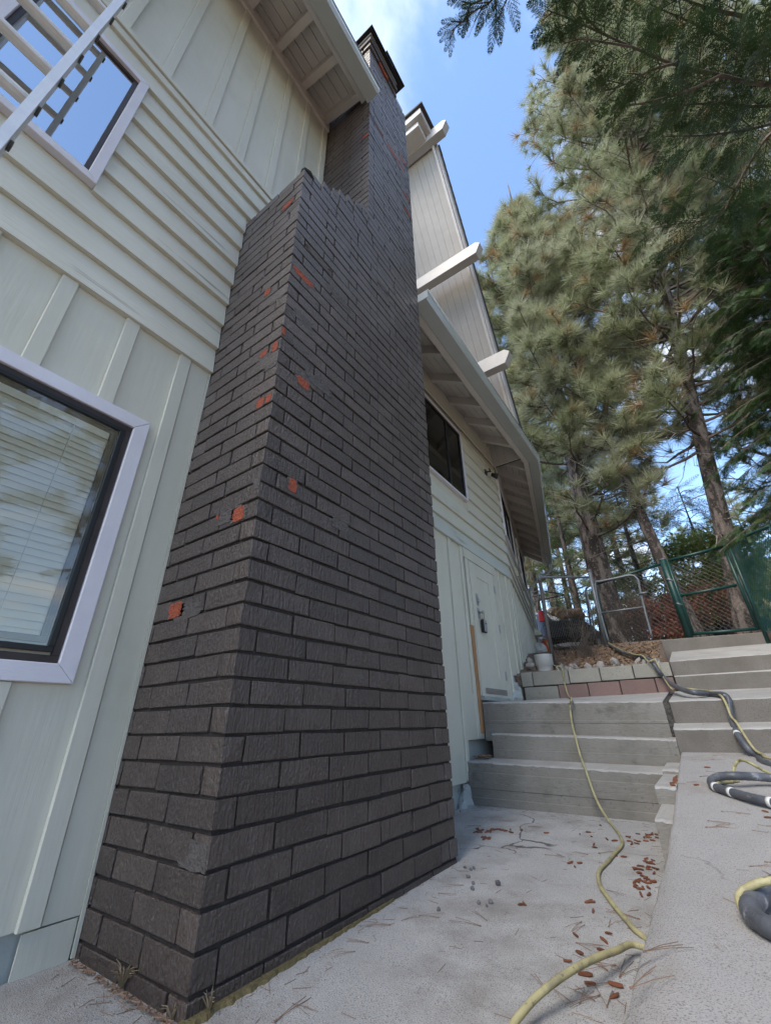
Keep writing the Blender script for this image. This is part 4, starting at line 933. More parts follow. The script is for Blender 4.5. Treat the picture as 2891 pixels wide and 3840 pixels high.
pipe('gate_stile', 'gcoat', GN, [gY(1510, 1372, YF + .05), gY(1075, 335, YF + .05)], .026)
pipe('rail', 'gcoat', GN, [gY(375, 510, YF + .05), gY(1075, 330, YF + .05)], .024); pipe('rail', 'gcoat', GN, [gY(520, 950, YF + .05), gY(1240, 812, YF + .05)], .024); pipe('rail', 'gcoat', GN, [gY(690, 1425, YF + .05), gY(1510, 1358, YF + .05)], .024)
chain('wire_mesh', 'wire', GN, gY(690, 1420, YF + .08), gY(1505, 1355, YF + .08), gY(1075, 335, YF + .08), gY(378, 515, YF + .08))
GB = thing('green_fence', 'green coated rail and mesh behind the small galvanised gate', 'fence', tuple(rY(1100, 1340, YF + .12)))
pipe('post', 'gcoat', GB, [rY(1105, 1340, YF + .12), rY(935, 630, YF + .12)], .028); pipe('rail', 'gcoat', GB, [rY(935, 640, YF + .12), PY(*c8(975, 360), YF + .12)], .022)
chain('wire_mesh', 'wire', GB, rY(1400, 1330, YF + .12), gY(600, 1400, YF + .12), gY(290, 540, YF + .12), rY(1300, 520, YF + .12), .055)
RF = thing('side_fence', 'dense dark teal coated chain-link fence running up the slope beside the walkway', 'fence', tuple(gY(1580, 1390, YF)))
c0, c1 = gY(1580, 1400, YF), gY(1130, 290, YF)
line = [(c0, c1)]
for (x, y, zb2, zt2) in ((1.30, 7.2, rel(.72), rel(2.31)), (1.62, 5.9, rel(.38), rel(1.92)), (1.95, 4.4, rel(.1), rel(1.55)), (2.25, 3.0, rel(-.1), rel(1.35))): line.append((Vector((x, y, zb2)), Vector((x, y, zt2))))
for i, (a, b) in enumerate(line):
    pipe('post', 'gcoat', RF, [a - Vector((0, 0, .2)), b], .028)
    if i < len(line) - 1:
        a2, b2 = line[i + 1]; pipe('rail', 'gcoat', RF, [b, b2], .020); chain('wire_mesh', 'wireg', RF, a, a2, b2, b, .05, .0030); chain('wire_mesh', 'wireg', RF, a + Vector((.02, 0, .02)), a2 + Vector((.02, 0, .02)), b2 + Vector((.02, 0, 0)), b + Vector((.02, 0, 0)), .06, .0026)

# ================================================================== trees
def rotmat(d, roll):
    d = d / np.linalg.norm(d); a = np.array([0, 0, 1.0]) if abs(d[2]) < .95 else np.array([1.0, 0, 0])
    s = np.cross(a, d); s /= np.linalg.norm(s); u = np.cross(d, s)
    c, k = math.cos(roll), math.sin(roll); s2 = s * c + u * k; u2 = -s * k + u * c
    return np.stack([d, s2, u2], 1)       # local x -> d
def tuft_template(n, seed, L=.27, w=.0085):
    r = np.random.default_rng(seed); V = []
    for i in range(n):
        a = r.uniform(0, 2 * np.pi); th = np.radians(r.uniform(12, 88)); l = L * r.uniform(.75, 1.1) * (1.0 if th < 1.1 else .9)
        d = np.array([math.cos(th), math.sin(th) * math.cos(a), math.sin(th) * math.sin(a)])
        sgn = np.cross(d, r.normal(size=3)); sgn /= np.linalg.norm(sgn)
        o = np.array([r.uniform(-.09, .07), 0, 0]); droop = np.array([0, 0, 0])
        V += [o - sgn * w / 2, o + sgn * w / 2, o + d * l]
    return np.array(V)
TUFTS = [tuft_template(60, s, .40, .0125) for s in range(4)]; TUFTS_F = [tuft_template(34, s + 5, .30, .022) for s in range(3)]
def frond_template(seed, n=9, m=5):
    r = np.random.default_rng(seed); V = []
    def strip(a, b, w):
        d = b - a; p = np.array([-d[1], d[0], 0]); p /= (np.linalg.norm(p) + 1e-9)
        V.extend([a - p * w, a + p * w, b + p * w * .3]); V.extend([a - p * w, b + p * w * .3, b - p * w * .3])
    strip(np.zeros(3), np.array([1, 0, -.10]), .008)
    for i in range(n):
        t = .06 + .92 * i / (n - 1); 
        for sd in (-1, 1):
            ln = (.40 * (1 - t) ** .75 + .07) * r.uniform(.75, 1.15); an = math.radians(r.uniform(34, 50)) * sd
            a = np.array([t, 0, -.10 * t * t]); d = np.array([math.cos(an), math.sin(an), -.18]); b = a + d * ln
            strip(a, b, .0085)
            for k in range(m):
                tt = .2 + .75 * k / m; q = a + d * ln * tt
                for s2 in (-1, 1):
                    an2 = an + s2 * math.radians(r.uniform(32, 48)); l2 = (.135 * (1 - tt) + .035) * r.uniform(.7, 1.2)
                    e = np.array([math.cos(an2), math.sin(an2), -.1]); pz = np.array([-e[1], e[0], 0]) * .0085
                    V.extend([q - pz, q + pz, q + e * l2])
    return np.array(V)
FRONDS = [frond_template(s) for s in range(3)]; FRONDS_C = [frond_template(s + 9, 7, 2) for s in range(3)]
def place(templ, items):
    """items: list of (pos, dir, roll, scale) -> stacked vertices"""
    out = []
    for (p, d, ro, s) in items:
        T = templ[int(rng.integers(len(templ)))]; out.append((T * s) @ rotmat(np.asarray(d, float), ro).T + np.asarray(p))
    return np.concatenate(out)
def leaf_obj(name, groups, parent, kind=None):
    """groups: list of (verts, material)"""
    V = np.concatenate([g[0] for g in groups]); F = np.arange(len(V)).reshape(-1, 3); mi = np.concatenate([np.full(len(g[0]) // 3, i) for i, g in enumerate(groups)])
    o = link(name, arr_mesh(name, V, F, [g[1] for g in groups], mi), parent); return o
def trunk_mesh(name, parent, path, radii, m='bark', n=20, rough=.06):
    path = [Vector(p) for p in path]; v = []; f = []
    for i, p in enumerate(path):
        for k in range(n):
            a = 2 * math.pi * k / n; rr = radii[i] * (1 + rough * math.sin(a * 3 + i * .7) + rng.uniform(-rough, rough) * .7); v.append((p.x + rr * math.cos(a), p.y + rr * math.sin(a), p.z))
    for i in range(len(path) - 1):
        for k in range(n): f.append((i * n + k, i * n + (k + 1) % n, (i + 1) * n + (k + 1) % n, (i + 1) * n + k))
    f.append(tuple((len(path) - 1) * n + k for k in range(n)))
    me = bpy.data.meshes.new(name); me.from_pydata(v, [], f); me.materials.append(M[m]); me.polygons.foreach_set('use_smooth', [True] * len(me.polygons)); me.update()
    return link(name, me, parent)
def tube_np(mb, pts, r0, r1, n=4):
    k = len(pts); mb.tube(pts, [r0 + (r1 - r0) * i / (k - 1) for i in range(k)], n, False)
def pine(name, label, base, height, lean, r0, cz0, cz1, rad, ntuft, seed, group=None, dead=14, tsize=1.0, brown=.10, prof=None, tpl=None):
    g = np.random.default_rng(seed); t = thing(name, label, 'tree', base, group)
    bx, by, bz = base
    def axis(z): u = (z - bz) / height; return np.array([bx + lean[0] * u, by + lean[1] * u, z])
    zs_ = np.linspace(bz - .3, bz + height, 34)
    rad_t = [r0 * (1 - .93 * ((z - bz + .3) / (height + .3))) * (1 + .35 * math.exp(-max(0, z - bz) * 2.2)) for z in zs_]
    trunk_mesh('trunk', t, [axis(z) for z in zs_], rad_t)
    mb = MB(); items = []; items2 = []
    nbr = max(20, ntuft // 16); az = g.uniform(0, 6)
    for i in range(nbr):
        u = (i + g.uniform(0, 1)) / nbr; z = cz0 + (cz1 - cz0) * u ** .9; az += 2.4 + g.normal() * .3
        pr = (prof(u) if prof else (min(1, .5 + 1.6 * u) * (1 - .82 * u ** 1.6)))
        L = rad * pr * g.uniform(.65, 1.12) + .25
        a = axis(z); d = np.array([math.cos(az), math.sin(az), 0]); pts = []
        up0 = g.uniform(-.12, .28)
        for k in range(6):
            s = k / 5; pts.append(tuple(a + d * L * s + np.array([0, 0, L * (up0 * s - .30 * s * (1 - s) + .16 * s ** 3)]) + g.normal(size=3) * .03 * L * s))
        if pts[-1][0] < -1.45 and pts[-1][1] < 14.5 and pts[-1][2] < 7.6: continue
        tube_np(mb, pts, .016 + .014 * L, .008)
        nt_ = max(3, int(16 * (L / max(rad, .5)) * g.uniform(.7, 1.3)))
        for k in range(nt_):
            s = 1 - .78 * g.uniform(0, 1) ** 1.5; j = s * 5; j0 = min(int(j), 4); P0 = np.array(pts[j0]) * (1 - (j - j0)) + np.array(pts[j0 + 1]) * (j - j0)
            sd = np.cross(d, [0, 0, 1]) * g.uniform(-1, 1); tl = g.uniform(.15, .55) * (.4 + L * .3) if s < .97 else .05
            td = d * g.uniform(.3, .9) + sd + np.array([0, 0, g.uniform(-.1, .7)]); td /= np.linalg.norm(td)
            P1 = P0 + td * tl; tube_np(mb, [tuple(P0), tuple((P0 + P1) / 2 + g.normal(size=3) * .02), tuple(P1)], .009, .006, 3)
            td2 = td + np.array([0, 0, .35]) + g.normal(size=3) * .2
            (items2 if g.uniform() < brown else items).append((P1, td2, g.uniform(0, 6), tsize * g.uniform(.75, 1.2)))
            if g.uniform() < .5: items.append((P0 + td * tl * .45, td2 + g.normal(size=3) * .5, g.uniform(0, 6), tsize * g.uniform(.55, .9)))
    mbd = MB()
    for i in range(dead):
        z = bz + 1.8 + (cz0 - bz - 1.0 + 2) * (i + g.uniform()) / dead; az = g.uniform(0, 6.28); a = axis(z); d = np.array([math.cos(az), math.sin(az), 0]); L = g.uniform(.5, 1.9); pts = []
        for k in range(6):
            s = k / 5; pts.append(tuple(a + d * L * s + np.array([0, 0, -.35 * L * s * s]) + g.normal(size=3) * .06 * s))
        if pts[-1][0] < -1.45 and pts[-1][1] < 14.5 and pts[-1][2] < 7.6: continue
        tube_np(mbd, pts, .014, .004)
        for k in range(4):
            q = np.array(pts[g.integers(2, 6)]); dd = d * g.uniform(.2, .8) + g.normal(size=3) * .6; tube_np(mbd, [tuple(q), tuple(q + dd * .18 + g.normal(size=3) * .03), tuple(q + dd * .38)], .006, .003, 3)
    mb.build('branches', 'twig', t)['kind'] = 'stuff'
    if dead: mbd.build('dead_branches', 'dead', t)
    gr = [(place(tpl or TUFTS, items), 'pine')]
    if items2: gr.append((place(tpl or TUFTS, items2), 'pine2'))
    leaf_obj('crown', gr, t); return t
pine('pine_tree', 'broad straight pine trunk with plated bark standing right behind the small galvanised gate', (-1.33, 10.6, hground(-1.3, 10.6)), 18.5, (.25, .1), .27, 4.7, 18.6, 2.1, 3500, 1, dead=10,
     prof=lambda u: (.75 + .6 * u) if u < .45 else 1.02 * max(.05, 1 - (u - .45) / .58) ** .9)
pine('pine_tree', 'slender leaning pine trunk rising behind the green hinge post', (.10, 9.75, hground(.1, 9.75)), 15, (-1.35, .4), .125, 6.4, 16.5, 1.4, 620, 2, dead=26)
pine('pine_tree', 'thick pine with rugged bark standing behind the green gate next to the teal fence', (.88, 10.1, hground(.9, 10.1)), 30, (3.6, .3), .165, 6.0, 31.0, 2.9, 5800, 3, dead=20,
     prof=lambda u: min(1, .55 + 1.2 * u) * (1 - .7 * u ** 2.2))
pine('pine_tree', 'tall pine filling the sky behind the cedar branches', (5.9, 10.8, hground(5.9, 10.8)), 27, (.3, 0), .3, 6, 29, 3.4, 3400, 4, dead=8)
pine('pine_tree', 'pine with dense grey-green needles rising between the cedar and the rugged pine', (3.6, 13.2, hground(3.6, 13.2)), 24, (.2, .2), .28, 5, 26, 3.0, 2300, 5, dead=10, tsize=1.1)
far1 = pine('pine_tree', 'bare-trunked pine seen past the end of the house beside the downspout', (-5.1, 18.6, hground(-5, 18.6)), 17, (.2, .2), .24, 6.0, 19, 2.4, 1100, 6, dead=12, tsize=1.25)
far2 = pine('pine_tree', 'thin pine trunk seen above the debris bags in the trailer', (-4.15, 18.0, hground(-4, 18)), 15, (-.1, .2), .19, 6.5, 17, 2.0, 800, 7, dead=12, tsize=1.25)
far3 = pine('pine_tree', 'full green pine far behind the dark conifer', (-1.9, 24.0, hground(-1.9, 24)), 15, (0, 0), .2, 4.2, 17.5, 2.8, 800, 8, dead=0, tsize=1.7, brown=.05, tpl=TUFTS_F)
def copy_tree(o, loc, rz, s, label, group=None):
    c = o.copy(); COL.objects.link(c); c.location = loc; c.rotation_euler = (0, 0, rz); c.scale = (s, s, s); tag(c, label, 'tree', group)
    for ch in o.children:
        d = ch.copy(); COL.objects.link(d); d.parent = c; d.matrix_parent_inverse = ch.matrix_parent_inverse.copy()
    return c
lab = 'distant tall pine in the wood beyond the road'; grp = 'distant pines beyond the road'
for i, (x, y, s) in enumerate(((-9.5, 26, 1.1), (-6.2, 31, 1.2), (4.6, 33, .8), (9.2, 30, 1.0), (12.5, 28, 1.1), (-12, 34, 1.2), (-3.4, 40, 1.0), (2.0, 44, .9), (15, 22, 1.1))):
    copy_tree(far3, (x, y, hground(x, y)), i * 1.3, s, lab, grp)
lab = 'tall pine on the bank across from the house'; grp = 'pines on the bank facing the house'
for i, (x, y, s) in enumerate(((8.5, 5.0, 1.0), (9.5, -1.5, 1.05), (7.8, -6.5, 1.0), (12.5, 1.5, 1.2), (13, 8, 1.2), (11, -11, 1.1))):
    copy_tree(far3 if i % 2 else far1, (x, y, hground(x, y) - .2), i * 2.1, s, lab, grp)

def cedar_branch(mb, items, pts, g, fl=.34, dens=16, w0=.016, droop=.35, spread=1.0):
    path = [np.array(p) for p in catmull(pts, 5)]; n = len(path)
    tube_np(mb, [tuple(p) for p in path], w0, .004)
    tot = sum(np.linalg.norm(path[i + 1] - path[i]) for i in range(n - 1)); k = max(4, int(tot * dens))
    for i in range(k):
        s = (.12 + .88 * (i + .5) / k) * (n - 1); j = min(int(s), n - 2); P = path[j] * (1 - (s - j)) + path[j + 1] * (s - j); d = path[j + 1] - path[j]; d /= np.linalg.norm(d)
        side = np.cross(d, [0, 0, 1]); side /= (np.linalg.norm(side) + 1e-9)
        sg = 1 if i % 2 else -1; fr_ = i / k; ln = fl * (1.25 - .75 * fr_) * g.uniform(.75, 1.25)
        fd = d * g.uniform(.55, .95) + side * sg * spread * g.uniform(.5, .9) + np.array([0, 0, -droop * g.uniform(.3, 1.4)]) + g.normal(size=3) * .12
        fd /= np.linalg.norm(fd)
        if g.uniform() < .6:
            Q = P + fd * ln * .55; tube_np(mb, [tuple(P), tuple(Q)], .005, .003, 3)
            items.append((Q - fd * .04, fd + g.normal(size=3) * .25, g.normal() * .5, ln * g.uniform(.8, 1.1)))
        items.append((P, fd, g.normal() * .45, ln))
    items.append((path[-1] - (path[-1] - path[-2]) * .5, path[-1] - path[-2], 0, fl * .6))
def c3(x, y): return (1891 + x / 1.665, y / 1.665)
def c3b(x, y): return (1891 + x / 1.665, 900 + y / 1.665)
g = np.random.default_rng(11)
CD = thing('cedar_tree', 'cedar at the edge of the walkway with drooping flat dark sprays overhead', 'tree', (3.7, 3.3, hground(3.7, 3.3)))
trunk_mesh('trunk', CD, [(3.7, 3.3, hground(3.7, 3.3) - .2 + i * .6) for i in range(18)], [.26 * (1 - i / 22) for i in range(18)])
mb = MB(); items = []
def brn(pp, dd, **k):
    pts = [PD(*c3(x, y), dd[0] + (dd[1] - dd[0]) * i / (len(pp) - 1)) for i, (x, y) in enumerate(pp)]; cedar_branch(mb, items, pts, g, **k)
TOPZ = 7.0
brn([(1900, 560), (1665, 525), (1550, 515), (1350, 465), (1050, 395), (800, 290), (600, 200), (400, 110), (270, 60)], (4.6, 3.9), fl=.27, dens=20)
brn([(1800, 330), (1600, 330), (1400, 250), (1150, 130), (900, 20)], (4.8, 4.3), fl=.26, dens=18)
brn([(1500, 100), (1250, 40), (1000, -60)], (4.6, 4.3), fl=.26, dens=18)
brn([(1050, 395), (900, 440), (760, 520), (640, 560)], (4.1, 4.0), fl=.22, dens=20, w0=.009)
brn([(1350, 465), (1150, 560), (950, 620), (760, 660)], (4.2, 4.05), fl=.24, dens=20, w0=.009)
brn([(800, 290), (620, 260), (480, 240), (370, 270)], (4.05, 3.9), fl=.18, dens=22, w0=.008)
brn([(600, 200), (500, 90), (430, 0)], (3.98, 3.9), fl=.18, dens=20, w0=.008)
brn([(1900, 720), (1665, 770), (1480, 810), (1250, 840), (1100, 845), (980, 850)], (5.0, 4.5), fl=.27, dens=20)
brn([(1800, 640), (1550, 660), (1300, 640), (1060, 660)], (4.9, 4.5), fl=.27, dens=18)
brn([(1900, 700), (1665, 830), (1540, 1000), (1440, 1180), (1360, 1330), (1200, 1460), (1000, 1580)], (5.4, 5.2), fl=.30, dens=18)
brn([(1440, 1180), (1300, 1120), (1230, 1100)], (5.3, 5.2), fl=.26, dens=16, w0=.008)
brn([(1360, 1330), (1200, 1380), (1020, 1400), (900, 1430)], (5.25, 5.2), fl=.28, dens=18, w0=.01)
for pp, d_ in (([(-60, -300), (-40, -80), (-90, 10), (-180, 60), (-250, 120), (-330, 190)], 3.7), ([(40, -300), (30, -100), (10, 0), (-10, 40)], 3.7), ([(-40, -80), (-130, -10), (-200, 20), (-230, 60)], 3.7), ([(700, -300), (480, -60), (400, 0)], 3.9)):
    pts = [PD(*c3(x, y), d_) for x, y in pp]; cedar_branch(mb, items, pts, g, fl=.13, dens=20, w0=.006, spread=.8, droop=.1)
# link the visible boughs to the trunk
for z in (2.6, 3.4, 4.2, 5.0, 5.8, 6.6): 
    for a in (2.2, 3.6, 4.9, .8):
        d = np.array([math.cos(a + z), math.sin(a + z), .1]); L = g.uniform(1.0, 1.7); p = np.array([3.7, 3.3, z + .6])
        if d[0] < -.1: continue
        cedar_branch(mb, items, [tuple(p), tuple(p + d * L * .5), tuple(p + d * L + np.array([0, 0, -.2]))], g, fl=.3, dens=9)
mb.build('branches', 'twig', CD)['kind'] = 'stuff'; leaf_obj('crown', [(place(FRONDS, items), 'cedar')], CD)
def cedar(name, label, base, h, r, nb, seed, z0, fl, matn, fronds, dens, group=None):
    g = np.random.default_rng(seed); t = thing(name, label, 'tree', base, group); mb = MB(); items = []
    trunk_mesh('trunk', t, [(base[0], base[1], base[2] - .2 + (h + .2) * i / 15) for i in range(16)], [max(.02, .035 * h * .6 * (1 - i / 15.5)) for i in range(16)])
    az = 0
    for i in range(nb):
        u = (i + g.uniform()) / nb; z = base[2] + z0 + (h - z0) * u; az += 2.399 + g.normal() * .3; L = r * (1 - u) ** .7 * g.uniform(.75, 1.15) + .2
        d = np.array([math.cos(az), math.sin(az), 0]); p = np.array([base[0], base[1], z])
        cedar_branch(mb, items, [tuple(p), tuple(p + d * L * .4 + np.array([0, 0, .08 * L])), tuple(p + d * L * .75 + np.array([0, 0, -.06 * L])), tuple(p + d * L + np.array([0, 0, -.22 * L]))], g, fl=fl, dens=dens)
    mb.build('branches', 'twig', t)['kind'] = 'stuff'
    k = int(len(items) * .7)
    g.shuffle(items) if False else random.Random(seed).shuffle(items)
    leaf_obj('crown', [(place(fronds, items[:k]), matn), (place(fronds, items[k:]), 'cedarb' if matn == 'cedar' else 'cedar')], t); return t
cedar('cedar_tree', 'dense dark green cedar rising behind the teal side fence', (3.15, 8.5, hground(3.1, 8.5)), 8.6, 2.5, 150, 21, 1.3, .31, 'cedar', FRONDS, 14)
cedar('cedar_tree', 'bushy dark green conifer behind the galvanised gate, left of the broad pine trunk', (-2.85, 15.5, hground(-2.8, 15.5)), 8.0, 1.5, 70, 22, .5, .55, 'cedarb', FRONDS_C, 7)
cedar('cedar_tree', 'dark conifer between the broad pine trunk and the slender leaning one', (-.75, 14.8, hground(-.7, 14.8)), 6.2, 1.35, 60, 23, .8, .55, 'cedar', FRONDS_C, 7)
cedar('cedar_tree', 'small bright green conifer beyond the green gate', (1.15, 17.5, hground(1.1, 17.5)), 6.0, 1.6, 50, 24, 1.2, .6, 'cedarb', FRONDS_C, 7)
def bush(name, label, cat, c, rad, n, m, size, seed, stems=7, clumps=22, m2=None):
    g = np.random.default_rng(seed); z0 = hground(c[0], c[1]); t = thing(name, label, cat, (c[0], c[1], z0)); mb = MB()
    cl = g.normal(size=(clumps, 3)); cl /= np.linalg.norm(cl, axis=1)[:, None]; cl *= g.uniform(.35, 1, (clumps, 1)) ** .5
    cl = cl * np.array(rad) * .85 + np.array(c)
    for i in range(stems):
        e = cl[g.integers(clumps)]; b = np.array([c[0] + g.uniform(-.15, .15), c[1] + g.uniform(-.15, .15), z0]); tube_np(mb, [tuple(b), tuple((b + e) / 2 + g.normal(size=3) * .08), tuple(e)], .022, .006)
    mb.build('stems', 'twig', t)
    k = g.integers(clumps, size=n); P = cl[k] + g.normal(size=(n, 3)) * np.array(rad) * .17
    a = g.normal(size=(n, 3)); a /= np.linalg.norm(a, axis=1)[:, None]; b = np.cross(a, g.normal(size=(n, 3))); b /= np.linalg.norm(b, axis=1)[:, None]
    s = size * g.uniform(.6, 1.3, (n, 1)); Vv = np.stack([P - b * s * .35, P + b * s * .35, P + a * s], 1).reshape(-1, 3)
    gr = [(Vv[: (n * 3 // 4) * 3] if m2 else Vv, m)]
    if m2: gr.append((Vv[(n * 3 // 4) * 3:], m2))
    leaf_obj('foliage', gr, t); return t
bush('maple_bush', 'low red-leaved maple bush behind the green gate', 'bush', (.35, 12.4, hground(.3, 12.4) + .95), (.95, .7, .5), 5200, 'leafr', .075, 31, 10, 26, 'leafg')
bush('maple_bush', 'brownish red shrub behind the galvanised gate', 'bush', (-.45, 11.3, hground(-.4, 11.3) + .6), (.75, .5, .5), 3600, 'leafr', .06, 32, 12, 22)
bush('green_shrub', 'yellow-green broadleaf shrub above the red maple bush', 'bush', (.95, 13.6, hground(.9, 13.6) + 1.9), (1.6, .7, 1.2), 8000, 'leafg', .09, 33, 9, 34)
bush('green_shrub', 'loose green hedge at the roadside behind the slender pine', 'bush', (-.2, 17.2, hground(0, 17.2) + 1.4), (1.9, .7, 1.2), 5000, 'leafg', .10, 34, 9, 34, 'cedarb')
# twiggy dry brush by the post
def brush(label, c, n, h, seed, m='dead'):
    g = np.random.default_rng(seed); t = thing('dry_brush', label, 'shrub', c); mb = MB()
    for i in range(n):
        a = g.uniform(0, 6.28); d = np.array([math.cos(a) * g.uniform(.1, .5), math.sin(a) * g.uniform(.1, .5), 1]) * h * g.uniform(.5, 1.1); p = np.array(c) + np.array([g.uniform(-.12, .12), g.uniform(-.1, .1), 0])
        q = p + d * .5 + g.normal(size=3) * .06; e = p + d + g.normal(size=3) * .1; tube_np(mb, [tuple(p), tuple(q), tuple(e)], .005, .002, 3)
        for k in range(3): f_ = q + (e - q) * g.uniform(0, .8); tube_np(mb, [tuple(f_), tuple(f_ + g.normal(size=3) * .13 * h)], .003, .0015, 3)
    mb.build('stems', m, t); return t
pb_ = PY(*c9(850, 1480), 7.75); brush('grey twiggy dry bush growing through the fence by the grey post', (pb_.x, 7.75, hground(pb_.x, 7.75)), 26, .55, 41, 'brushm')
pb_ = PY(*c9(760, 1400), 8.3); brush('tall grey dry weeds leaning on the wire mesh', (pb_.x, 8.3, hground(pb_.x, 8.3)), 18, .95, 42, 'brushm')
brush('dead stems tangled behind the galvanised gate', (-.75, 9.2, hground(-.7, 9.2)), 110, .95, 43, 'twig')

# ================================================================== leaf litter (uncountable)
g = np.random.default_rng(5); n = 9000
x = g.uniform(-2.2, 2.6, n); y = np.where(g.uniform(size=n) < .4, g.uniform(6.9, 8.5, n), g.uniform(8.85, 15, n)); keep = ~((y < 8.6) & (x > -.36)); x, y = x[keep], y[keep]; n = len(x)
z = np.array([hground(a, b) for a, b in zip(x, y)]) + g.uniform(.004, .035, n); P = np.stack([x, y, z], 1)
a = g.normal(size=(n, 3)) * np.array([1, 1, .45]); a /= np.linalg.norm(a, axis=1)[:, None]; b = np.cross(a, np.array([0, 0, 1]) + g.normal(size=(n, 3)) * .5); b /= np.linalg.norm(b, axis=1)[:, None]; s = g.uniform(.015, .05, (n, 1))
Vv = np.stack([P - b * s * .5, P + b * s * .5, P + a * s * 1.2], 1).reshape(-1, 3)
o = link('leaf_litter', arr_mesh('leaf_litter', Vv, np.arange(len(Vv)).reshape(-1, 3), ['litter'])); tag(o, 'dry brown leaf litter over the dirt around the fence', None, kind='stuff')

# ================================================================== small things on the ground
def stone_mesh(r, seed, m, sq=(1, 1, .7)):
    bm = bmesh.new(); bmesh.ops.create_icosphere(bm, subdivisions=1, radius=1); rd = random.Random(seed)
    for v in bm.verts: v.co = Vector((v.co.x * sq[0], v.co.y * sq[1], v.co.z * sq[2])) * r * rd.uniform(.72, 1.15)
    me = bpy.data.meshes.new('stone'); bm.to_mesh(me); bm.free(); me.materials.append(M[m]); return me
def put(name, me, loc, rot, label, cat, group):
    o = bpy.data.objects.new(name, me); COL.objects.link(o); o.location = loc; o.rotation_euler = rot; tag(o, label, cat, group); return o
SM = [stone_mesh(1, s, 'stone', (1.2, .9, .7)) for s in range(6)]; SD = [stone_mesh(1, s + 20, 'stoned', (1.1, .9, .7)) for s in range(4)]
rs = random.Random(4)
for i in range(26):
    x_ = rs.uniform(-1.75, -.42); y_ = 6.80 + rs.uniform(0, .10); r_ = rs.uniform(.025, .065); z_ = rel(.648) + r_ * .4
    o = put('stone', SM[i % 6], (x_, y_, z_), (rs.uniform(0, 3), rs.uniform(0, 3), rs.uniform(0, 6)), 'loose pale stone lying along the top of the block wall', 'stone', 'stones on the block wall'); o.scale = (r_,) * 3
for i, (a, b, r_) in enumerate(((1150, 1480, .09), (640, 1620, .06), (500, 1570, .06), (690, 1640, .05), (850, 1640, .05), (1470, 1600, .055))):
    q = PY(*c9(a, b), 7.0); q.z = hground(q.x, q.y) + r_ * .3; o = put('stone', SM[i % 6], q, (rs.uniform(0, 1), rs.uniform(0, 1), rs.uniform(0, 6)), 'pale stone half sunk in the dirt behind the block wall', 'stone', 'stones in the dirt'); o.scale = (r_,) * 3
for i, (a, b, Yq, r_) in enumerate(((560, 1310, 10.5, .28), (640, 1330, 9.9, .20), (560, 1410, 8.9, .22), (620, 1400, 8.6, .16))):
    q = PY(*c9(a, b), Yq); q.z = hground(q.x, q.y) + .06; o = put('rock', SM[i % 6], q, (0, 0, rs.uniform(0, 6)), 'flat grey rock edging the dirt behind the leaning post', 'rock', 'rocks behind the leaning post'); o.scale = (r_ * 1.5, r_, r_ * .6)
for i, (a, b) in enumerate(((960, 490), (955, 430), (985, 500))):
    q = PY(1700 + a / 3.33, 2350 + b / 3.33, 6.95); o = put('rubble_stone', SM[i], (q.x, 6.92 + .03 * i, max(q.z, rel(.68))), (i, i, i), 'tan rubble piece wedged between the white tub and the wall', 'rubble', 'rubble by the white tub'); o.scale = (.07,) * 3
for i, (a, b, r_) in enumerate(((1405, 690, .011), (1440, 705, .012), (1460, 695, .012), (1425, 748, .014), (1455, 790, .012), (1450, 822, .016), (1610, 790, .022), (1565, 905, .016), (1490, 912, .012), (1240, 955, .012), (1540, 932, .009), (1375, 340, .010))):
    q = PZ(900 + a / 1.665, 2840 + b / 1.665, .04); z_ = zslab(q.x, q.y); q = PZ(900 + a / 1.665, 2840 + b / 1.665, z_ + r_ * .4)
    o = put('pebble', SD[i % 4], q, (i, 2 * i, 3 * i), 'small dark pebble on the slab past the chimney corner', 'pebble', 'pebbles near the chimney'); o.scale = (r_,) * 3
# fallen pollen cones
def cone_mesh(seed):
    rd = random.Random(seed); mb = MB(); pts = []; rr = []
    for k in range(6):
        s = k / 5; pts.append((s * 2 - 1, .18 * math.sin(s * 3 + seed), 0)); rr.append(.30 * (math.sin(math.pi * (.12 + .76 * s)) ** .6) * rd.uniform(.85, 1.15))
    mb.tube(pts, rr, 6); return mb.mesh('pollen_cone', 'cone')
CM = [cone_mesh(s) for s in range(4)]
def cone_at(px, py, surf, label, group, L=.018):
    q = PZ(px, py, .05)
    for _ in range(5): q = PZ(px, py, surf(q) + .006)
    o = put('pollen_cone', CM[rs.randrange(4)], q, (rs.uniform(-.2, .2), rs.uniform(-.15, .15), rs.uniform(0, 6.28)), label, 'cone', group); s = L * rs.uniform(.75, 1.2); o.scale = (s, s, s)
slabf = lambda q: zslab(q.x, q.y)
for (x, y) in ((525, 468), (545, 495), (560, 545), (565, 565), (640, 512), (690, 522), (470, 480), (262, 472), (600, 425), (410, 658), (470, 660), (440, 685), (700, 612), (745, 622), (110, 455), (40, 452), (10, 458)):
    cone_at(*cB(x, y), slabf, 'reddish brown pollen cone scattered on the slab below the steps', 'cones scattered below the steps')
for i in range(58):
    y = rs.choice((490, 510, 530, 640, 650, 690, 710, 740, 770, 790, 810)) + rs.uniform(-14, 14); lo_ = 770 + (y - 480) * .12; hi_ = 985 - max(0, y - 600) * .28
    cone_at(*cB(rs.uniform(lo_, hi_), y), slabf, 'reddish brown pollen cone in the drift along the foot of the walkway', 'cones drifted against the walkway')
for (x, y) in ((525, 900), (545, 905), (552, 960), (650, 1100), (620, 1145), (605, 1205), (470, 1220), (395, 1272), (505, 1355), (535, 1412), (695, 1420), (685, 1490), (105, 920), (127, 915), (445, 1110), (855, 858), (900, 855)):
    cone_at(*cB(x, y), slabf, 'reddish brown pollen cone beside the yellow hose on the slab', 'cones beside the hose', .020)
